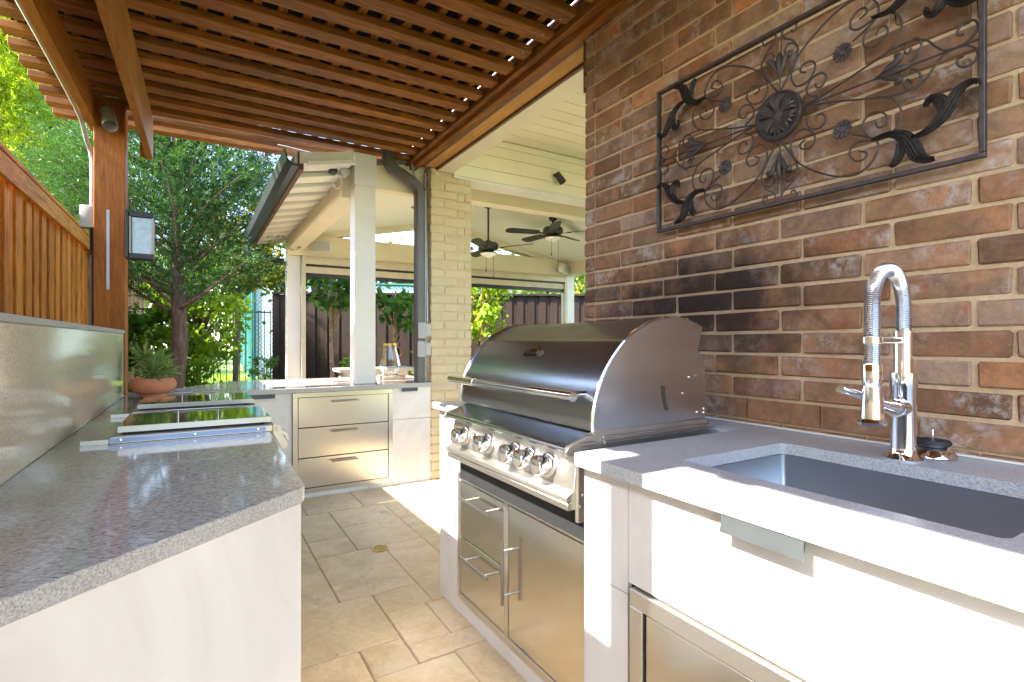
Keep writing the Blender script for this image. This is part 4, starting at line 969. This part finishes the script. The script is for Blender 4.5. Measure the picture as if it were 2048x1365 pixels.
MB().box(1.432, 1.438, GY0 + .02, GY1 - .02, .947, 1.14).obj('rear_panel', 'steel_y', gr_, False)
MB().box(1.432, 1.437, GY0 + .07, GY0 + .12, 1.14, 1.185).obj('rear_tab', 'steel_y', gr_, False)
sl_ = MB().tube(smooth_path([(1.226, GY0 - .001, 1.062), (1.232, GY0 - .001, 1.02), (1.243, GY0 - .001, .988)], 4), .0055, 8); sl_.obj('side_slot', 'dark_gap', hood_o)
for x, z in ((1.345, 1.085), (1.395, 1.088), (1.315, 1.035), (1.372, 1.082), (1.40, .968), (1.432, .978), (1.432, .965)):
    MB().lathe([(0, -.004), (.003, -.004), (.005, 0), (0, 0)], (x, GY0 - .0005 if x < 1.35 else GY0 + .0135, z), 10, 'Y').obj('rivet', 'chrome', gr_)
# handle
HX, HZ = .893, 1.046
MB().tube([(HX, 1.150, HZ), (HX, 1.955, HZ)], .0135, 20).obj('handle', 'steel_y', hood_o)
for ya, yb in ((1.150, 1.36), (1.745, 1.955)): MB().tube([(HX, ya - .003, HZ), (HX, yb, HZ)], .0148, 20).obj('handle_sleeve', 'chrome', hood_o)
for y in (1.19, 1.915): MB().tube([(HX, y, HZ), (.972, y, HZ)], .009, 12).obj('handle_post', 'chrome', hood_o)
# badge with lettering and a flame mark
def hood_at(z):
    for a, bq in zip(hp, hp[1:]):
        if a[1] <= z <= bq[1]:
            t = (z - a[1]) / (bq[1] - a[1] + 1e-9); return a[0] + (bq[0] - a[0]) * t, math.atan2(bq[0] - a[0], bq[1] - a[1])
    return hp[-1][0], 0
bx, ba = hood_at(1.158); bY = 1.555
Bm = Matrix.Translation((bx, bY, 1.158)) @ Matrix.Rotation(ba, 4, 'Y')    # local: -X out, -Y right, Z up
def badge_poly(pts, d0, d1, nm, mt):
    mb = MB(); mb.prism([(-u, w) for u, w in pts], 'X', -d1, -d0); bmesh.ops.transform(mb.bm, matrix=Bm, verts=mb.bm.verts[:]); return mb.obj(nm, mt, hood_o, False)
badge_poly([(-.052, -.016), (.042, -.016), (.052, .010), (-.038, .010)], .001, .006, 'badge_plate', 'badge')
badge_poly([(-.010, .011), (.004, .036), (.008, .028), (.020, .011), (.010, .011), (.006, .019), (.000, .011)], .001, .006, 'flame_mark', 'chrome')
cu = bpy.data.curves.new('lettering', 'FONT'); cu.body = 'BLAZE'; cu.size = .026; cu.extrude = .0008; cu.shear = .35; cu.align_x = 'CENTER'; cu.align_y = 'CENTER'; cu.offset = .0006
tmp = bpy.data.objects.new('tmp', cu); col.objects.link(tmp); dg = bpy.context.evaluated_depsgraph_get(); tm = bpy.data.meshes.new_from_object(tmp.evaluated_get(dg)); bpy.data.objects.remove(tmp)
TM = Bm @ Matrix(((0, 0, -1, -.0072), (-1, 0, 0, 0), (0, 1, 0, -.003), (0, 0, 0, 1)))
tm.transform(TM); tm.materials.clear(); tm.materials.append(M['chrome']); tl = link('lettering', tm, hood_o); tl.matrix_parent_inverse = hood_o.matrix_world.inverted() if False else gr_.matrix_world.inverted() @ Matrix.Identity(4)
tl.parent = hood_o; tl.matrix_parent_inverse = (gr_.matrix_world @ hood_o.matrix_parent_inverse).inverted()
# base flange strips
MB().box(.96, 1.438, GY0 + .006, GY0 + .012, .885, .945).obj('base_side', 'steel_panel', gr_, False)
MB().box(.986, 1.46, GY0 - .012, GY0 + .005, .911, .919, .001).obj('base_flange', 'steel_y', gr_)
MB().box(.986, 1.44, GY0 - .004, GY0 + .004, .925, .932, .001).obj('base_flange', 'steel_y', gr_)
MB().box(.986, 1.46, GY1 - .012, GY1 + .015, .911, .918, .001).obj('base_flange', 'steel_y', gr_)
MB().box(.962, 1.436, GY0 + .012, GY1 - .006, .90, .944).obj('firebox', 'steel_panel', gr_, False)
# front shelf with bullnose
PY0, PY1 = 1.145, 1.945
shf = [(.962, .944), (.880, .914)] + [(.880 - .016 * math.sin(a) , .902 + .012 * math.cos(a)) for a in np.linspace(.1, math.pi - .1, 8)] + [(.884, .889), (.90, .893), (.962, .925)]
MB().prism(shf, 'Y', PY0 + .004, PY1 - .004).obj('front_shelf', 'steel_shelf', gr_, True, 30)
cap = [(.984, .943), (.885, .917), (.866, .908), (.860, .897), (.866, .886), (.884, .884), (.984, .895)]
for ya, yb in ((GY0 + .004, PY0 + .003), (PY1 - .003, PY1 + .012)): MB().prism(cap, 'Y', ya, yb, .001).obj('shelf_end', 'steel_panel', gr_)
for k in range(3): MB().box(.90 + k * .012, .96 + k * .006, GY0 + .0032, GY0 + .0038, .918 - k * .011, .9195 - k * .011).obj('vent_slit', 'dark_gap', gr_, False)
# control panel
cpn = [(.905, .885), (.893, .785), (.868, .772), (.868, .757), (.885, .757), (.885, .754), (.872, .752), (.874, .733), (.96, .733), (.96, .885)]
MB().prism(cpn, 'Y', PY0, PY1, .001).obj('control_panel', 'steel_panel', gr_)
MB().box(.898, .96, GY0, PY0 - .001, .70, .884, .001).obj('panel_side', 'steel_panel', gr_)
MB().box(.93, .975, PY0, PY1, .64, .732).obj('recess_shade_block', 'rubber', gr_, False)  # near-black block paints the shade of the gap below the control panel
MB().box(.965, .984, PY0, PY1 + .03, .62, .88).obj('firebox_front', 'rubber', gr_, False)
kn_ys = []
from math import sin, cos
def px_y(px, X):
    t = (px - 1024) / 1045; s_, c_ = sin(TH), cos(TH); return X * (c_ - t * s_) / (s_ + t * c_)
for px in (915, 960, 1013, 1042, 1078):
    kn_ys.append(px_y(px, .862))
tilt = math.atan2(.012, .10); ax_out = Vector((-math.cos(tilt), 0, math.sin(tilt))); axu = Vector((0, 1, 0)); axw = ax_out.cross(axu)
for y in kn_ys:
    c0 = Vector((.897, y, .832))
    k_ = MB().lathe([(0, 0), (.036, 0), (.036, .008), (.032, .011), (.025, .012)], c0, 32, (axu, axw, ax_out), cap=False).obj('knob_bezel', 'chrome', gr_)
    kb = MB().lathe([(.025, .010), (.0275, .014), (.0295, .046), (.027, .053), (.015, .057), (0, .058)], c0, 32, (axu, axw, ax_out)).obj('knob', 'chrome', gr_)
    MB().tube([c0 + ax_out * .044 - axw * 0 + Vector((0, 0, .0215)), c0 + ax_out * .052 + Vector((0, 0, .006))], .0035, 8).obj('knob_mark', 'badge', kb)
# igniter button between the first two knobs
c0 = Vector((.897, (kn_ys[0] * .55 + kn_ys[1] * .45), .838)); MB().lathe([(0, 0), (.016, 0), (.016, .012), (0, .014)], c0, 24, (axu, axw, ax_out)).obj('igniter', 'chrome', gr_)
for x, z in ((.915, .775), (.905, .745)): MB().lathe([(0, -.004), (.004, -.004), (.006, 0), (0, 0)], (x, GY0 - .0005, z), 10, 'Y').obj('rivet', 'chrome', gr_)

# ============================================================ ITEMS ON THE LEFT COUNTER
def lid_unit(y0, y1, lab, film):
    e = empty('drop_in_chest', (0, y0, .845), lab, 'drop-in chest')
    fr = MB()
    xa, xb = -.25, .262
    for a in ((xa, xb, y0 - .05, y0 - .014), (xa, xb, y1 + .014, y1 + .05), (xa, xa + .03, y0 - .014, y1 + .014), (xb - .03, xb, y0 - .014, y1 + .014)): fr.box(*a, .8455, .869, .001)
    fr.obj('frame', 'steel_rail', e)
    MB().box(xa + .03, xb - .03, y0 - .014, y1 + .014, .8456, .852).obj('liner', 'steel_rail', e, False)
    l = MB().box(-.233, .262, y0, y1, .877, .897, .0015).obj('lid', 'mirror', e)
    MB().box(-.2335, .2625, y0 - .002, y0 - .0003, .876, .8972).obj('lid_front_edge', 'steel_rail', l, False)
    bar_handle(l, (-.09, y0 + .02, .897), (.11, y0 + .02, .897), (0, 0, .046), .0045, .035)
    if film:
        MB().box(-.252, .236, y0 - .056, y0 - .0505, .850, .8645).obj('protective_film', 'film', e, False)
        for x in (-.22, .0, .21): MB().lathe([(0, -.002), (.004, -.001), (.004, 0)], (x, y0 - .056, .858), 10, 'Y').obj('screw', 'chrome', e)
        MB().box(-.33, -.254, y0 - .05, y0 - .03, .8456, .862).obj('rail_end', 'steel_rail', e, False)
    else: MB().box(-.33, -.252, y0 - .05, y0 - .03, .8456, .862).obj('rail_end', 'steel_rail', e, False)
    # front apron with slits and bottle opener
    ap = [(.256, .874), (.285, .868), (.296, .855), (.292, .838), (.318, .795), (.322, .77), (.314, .755), (.256, .83)]
    ap = [(.264, .874), (.283, .868), (.292, .856), (.288, .842), (.312, .80), (.316, .785), (.308, .772), (.296, .775), (.264, .835)]
    MB().prism(ap, 'Y', y0 - .05, y0 - .044, .0005).obj('apron_end', 'steel_rail', e, False)
    MB().prism([(.300, .772), (.306, .772), (.290, .842), (.284, .842)], 'Y', y0 - .043, y1 + .04).obj('apron', 'steel_rail', e, False)
    for k in range(3): MB().box(.270, .280, y0 - .0508, y0 - .0502, .860 - k * .007, .8618 - k * .007).obj('vent_slit', 'dark_gap', e, False)
    MB().prism([(.290, .848), (.316, .832), (.328, .805), (.318, .800), (.308, .822), (.288, .836)], 'Y', y0 - .03, y0 + .02).obj('bottle_opener', 'steel_rail', e, False)
lid_unit(2.30, 2.68, 'nearer stainless drop-in chest with mirror lid and a strip of blue protective film', True)
lid_unit(3.05, 3.42, 'further stainless drop-in chest with mirror lid, next to the potted plant', False)

# potted plant
pp = empty('potted_plant', (-.234, 4.02, .845), 'spiky green succulent plant in a wide terracotta bowl at the counter corner', 'potted plant'); PX, PYY = -.225, 3.98
MB().lathe([(0, .001), (.068, .001), (.072, .012), (.066, .020), (.10, .036), (.122, .062), (.126, .088), (.116, .112), (.106, .122), (.098, .118), (.100, .10), (0, .10)], (PX, PYY, .846), 40).obj('pot', 'terracotta', pp)
MB().lathe([(0, .104), (.099, .101)], (PX, PYY, .846), 24, cap=False).obj('soil', 'soil', pp)
for (cx_, cy_, cz_, n_, L_) in ((-.045, .03, .25, 110, .115), (.035, .0, .215, 100, .10), (.07, -.03, .165, 110, .10), (.0, -.055, .155, 120, .105), (-.02, .05, .20, 70, .09)):
    c = Vector((PX + cx_, PYY + cy_, .846 + cz_)); MB().tube([(PX + cx_ * .5, PYY + cy_ * .5, .94), c], [.009, .007], 7).obj('stem', 'bark', pp)
    B = np.tile(np.array(c), (n_, 1)) + rng.normal(0, .006, (n_, 3)); D = unit(rng.normal(0, 1, (n_, 3)) * np.array([1, 1, .75]) + np.array([0, 0, .45]))
    link('rosette', leaf_mesh('rosette', B, D, L_, .0085, 'leaf_yucca'), pp).matrix_parent_inverse = pp.matrix_world.inverted()

# glass lantern on a wooden block
MB().box(1.445, 1.66, 4.62, 4.80, .846, .885, .006, 2).obj('wood_block', 'driftwood', None, label='rough grey wooden block under the glass lantern', cat='wood block')
gl = empty('glass_lantern', (1.55, 4.71, .886), 'clear faceted glass lantern with a gold rim and leather handle on the back counter', 'lantern'); LX, LY, LZ = 1.535, 4.70, .886
prof = [(.055, 0), (.068, .004), (.098, .085), (.094, .105), (.058, .272), (.058, .290)]
inn = [(r - .004, h + (.005 if i == 0 else 0)) for i, (r, h) in enumerate(prof)][::-1]
MB().lathe(prof + inn, (LX, LY, LZ), 12, cap=True).obj('glass', 'glass', gl, True, 20)
MB().lathe([(.0585, .272), (.061, .272), (.061, .292), (.0585, .292), (.0585, .272)], (LX, LY, LZ), 24, cap=False).obj('rim', 'brass', gl)
MB().tube(smooth_path([(LX + .058, LY - .01, LZ + .275), (LX + .085, LY - .02, LZ + .25), (LX + .105, LY - .02, LZ + .20), (LX + .085, LY - .02, LZ + .175), (LX + .072, LY - .01, LZ + .17)], 4), .005, 7).obj('handle', 'card', gl)
MB().lathe([(0, .006), (.022, .006), (.022, .030), (0, .032)], (LX, LY, LZ), 20).obj('candle', 'opal', gl)

# ============================================================ FITTINGS
dsp = empty('downspout', (1.70, 4.4, 1), 'dark bronze rectangular downspout bending down beside the cream brick column', 'downspout')
DX, DY = 1.648, 4.252
dp = MB()
def rect_tube(mb, pts, hw, hd, nn_=1):
    rings = []
    for i, p in enumerate(pts):
        p = Vector(p); t = (Vector(pts[min(i + 1, len(pts) - 1)]) - Vector(pts[max(i - 1, 0)])).normalized()
        b_ = Vector((0, 1, 0)); a_ = t.cross(b_).normalized(); b_ = a_.cross(t).normalized()
        q = [(hw, hd * .6), (hw * .6, hd), (-hw * .6, hd), (-hw, hd * .6), (-hw, -hd * .6), (-hw * .6, -hd), (hw * .6, -hd), (hw, -hd * .6)]
        rings.append([mb.bm.verts.new(p + a_ * u + b_ * w) for u, w in q])
    for A, B in zip(rings, rings[1:]):
        for k in range(8): mb.bm.faces.new((A[k], A[(k + 1) % 8], B[(k + 1) % 8], B[k]))
    mb.bm.faces.new(rings[0]); mb.bm.faces.new(rings[-1][::-1])
rect_tube(dp, [(DX, DY, .846), (DX, DY, 1.72), (DX, DY, 2.45)], .042, .034); dp.obj('pipe', 'downspout', dsp, False)
dp = MB(); rect_tube(dp, [(DX, DY, 1.73), (DX, DY, 1.60)], .044, .036); dp.obj('coupling', 'downspout', dsp, False)
dp = MB(); P = smooth_path([(DX, DY, 2.44), (DX - .008, DY, 2.50), (DX - .05, DY, 2.545), (DX - .15, DY, 2.60), (DX - .235, DY, 2.645), (DX - .275, DY, 2.70), (DX - .28, DY, 2.80)], 5)
P = [p + Vector((0, 0, 0)) for p in P]; rect_tube(dp, P, .044, .036); dp.obj('elbow', 'downspout', dsp, True, angle=25)
for p in P[1:-1:1]: pass
def cyl_thing(nm, pts, r, mt, lab, cat, k=3):
    return MB().tube(smooth_path(pts, k), r, 10).obj(nm, mt, None, label=lab, cat=cat)
cyl_thing('conduit', [(1.722, 4.30, 2.66), (1.728, 4.29, 2.2), (1.729, 4.275, 1.6), (1.729, 4.27, 1.365)], .014, 'conduit', 'tan metal conduit down the edge of the cream brick column', 'conduit')
cyl_thing('conduit', [(1.59, 4.27, 2.72), (1.61, 4.27, 2.62), (1.69, 4.275, 2.48), (1.707, 4.275, 2.40), (1.707, 4.275, 1.30), (1.707, 4.275, .846)], .011, 'conduit', 'thin grey conduit between the downspout and the cream column', 'conduit')
for i, (z, lab) in enumerate(((1.29, 'upper grey outlet box with ribbed cover beside the downspout'), (1.13, 'lower grey outlet box with ribbed cover beside the downspout'))):
    e = empty('outlet_box', (1.70, 4.25, z), lab, 'outlet box', 'outlet boxes on the column')
    dx = -.005 * i
    MB().box(1.69 + dx, 1.741, 4.218, 4.262, z - .052, z + .058, .003).obj('box', 'box_grey', e)
    MB().box(1.622 + dx, 1.692 + dx, 4.206, 4.217, z - .068, z + .07, .010, 2).obj('cover', 'box_grey', e)
    for k in range(4): MB().box(1.634 + dx + k * .012, 1.640 + dx + k * .012, 4.2035, 4.2055, z - .05, z + .05).obj('rib', 'box_grey', e, False)
# wall lantern on the cedar post
ln = empty('wall_lantern', (-.33, 4.25, 1.9), 'black framed outdoor wall lantern with pale glass on the cedar post', 'lantern'); YC = 4.27
MB().box(-.3875, -.372, YC - .075, YC + .075, 1.745, 2.055, .002).obj('back_plate', 'black', ln)
MB().box(-.371, -.235, YC - .062, YC + .062, 2.015, 2.05, .003).obj('top', 'black', ln)
MB().box(-.371, -.235, YC - .062, YC + .062, 1.742, 1.775, .003).obj('bottom', 'black', ln)
MB().box(-.352, -.243, YC - .050, YC + .050, 1.777, 2.013).obj('glass', 'frost', ln, False)
for x, y in ((-.241, -.058), (-.241, .058), (-.362, -.058), (-.362, .058)): MB().box(x - .006, x + .006, YC + y - .005, YC + y + .005, 1.7755, 2.0145).obj('frame_bar', 'box_grey', ln, False)
e = empty('spotlight', (-.47, 4.15, 2.6), 'small grey cylinder spotlight at the top of the cedar post', 'spotlight')
MB().tube([(-.475, 4.17, 2.655), (-.452, 4.09, 2.54)], [.040, .040], 20, cap=False).obj('lamp_housing', 'box_grey', e)
MB().tube([(-.475, 4.17, 2.655), (-.474, 4.165, 2.648)], [.039, .039], 20).obj('lens', 'conduit', e); MB().tube([(-.475, 4.198, 2.70), (-.475, 4.17, 2.65)], .012, 8).obj('mount', 'conduit', e)
cyl_thing('conduit', [(-.632, 3.2, 2.635), (-.620, 3.7, 2.62), (-.600, 4.10, 2.57), (-.585, 4.22, 2.46), (-.565, 4.26, 2.36), (-.566, 4.26, 2.06)], .013, 'conduit', 'pale bent conduit on the left side of the cedar post', 'conduit')
MB().tube([(-.680, .2, 2.635), (-.632, 3.2, 2.635)], .013, 10).obj('conduit', 'conduit', None, label='pale conduit running along the outer pergola beam', cat='conduit')
MB().box(-.622, -.552, 4.215, 4.30, 1.92, 2.06, .006, 2).obj('junction_box', 'box_grey', None, label='pale grey junction box on the left side of the cedar post', cat='junction box')
MB().tube([(-.565, 4.26, 1.92), (-.565, 4.26, .4)], .012, 10).obj('conduit', 'black', None, label='black conduit below the junction box on the cedar post', cat='conduit')
# floodlight with looped wire at the pavilion beam corner
cmn = empty('floodlight', (.98, 4.27, 2.55), 'small dark twin floodlight with a loop of white wire at the pavilion beam corner', 'floodlight')
MB().box(.905, .965, 4.25, 4.31, 2.53, 2.575, .006).obj('lamp_head', 'black', cmn); MB().lathe([(0, -.03), (.03, -.028), (.034, .02), (0, .024)], (1.02, 4.27, 2.548), 20, 'Y').obj('lamp_head', 'box_grey', cmn)
MB().box(.93, 1.05, 4.27, 4.30, 2.572, 2.588).obj('mount', 'black', cmn)
MB().tube([(.965 + .033 * math.cos(a), 4.27, 2.465 + .055 * math.sin(a)) for a in np.linspace(0, 2 * math.pi, 24)][:-1], .004, 6, closed=True).obj('wire', 'white_paint', cmn)
lb = MB().box(1.40, 1.60, 4.40, 4.45, 2.50, 2.53, .003).obj('strip_light', 'white_paint', None, label='short white strip light under the front pavilion beam', cat='strip light')
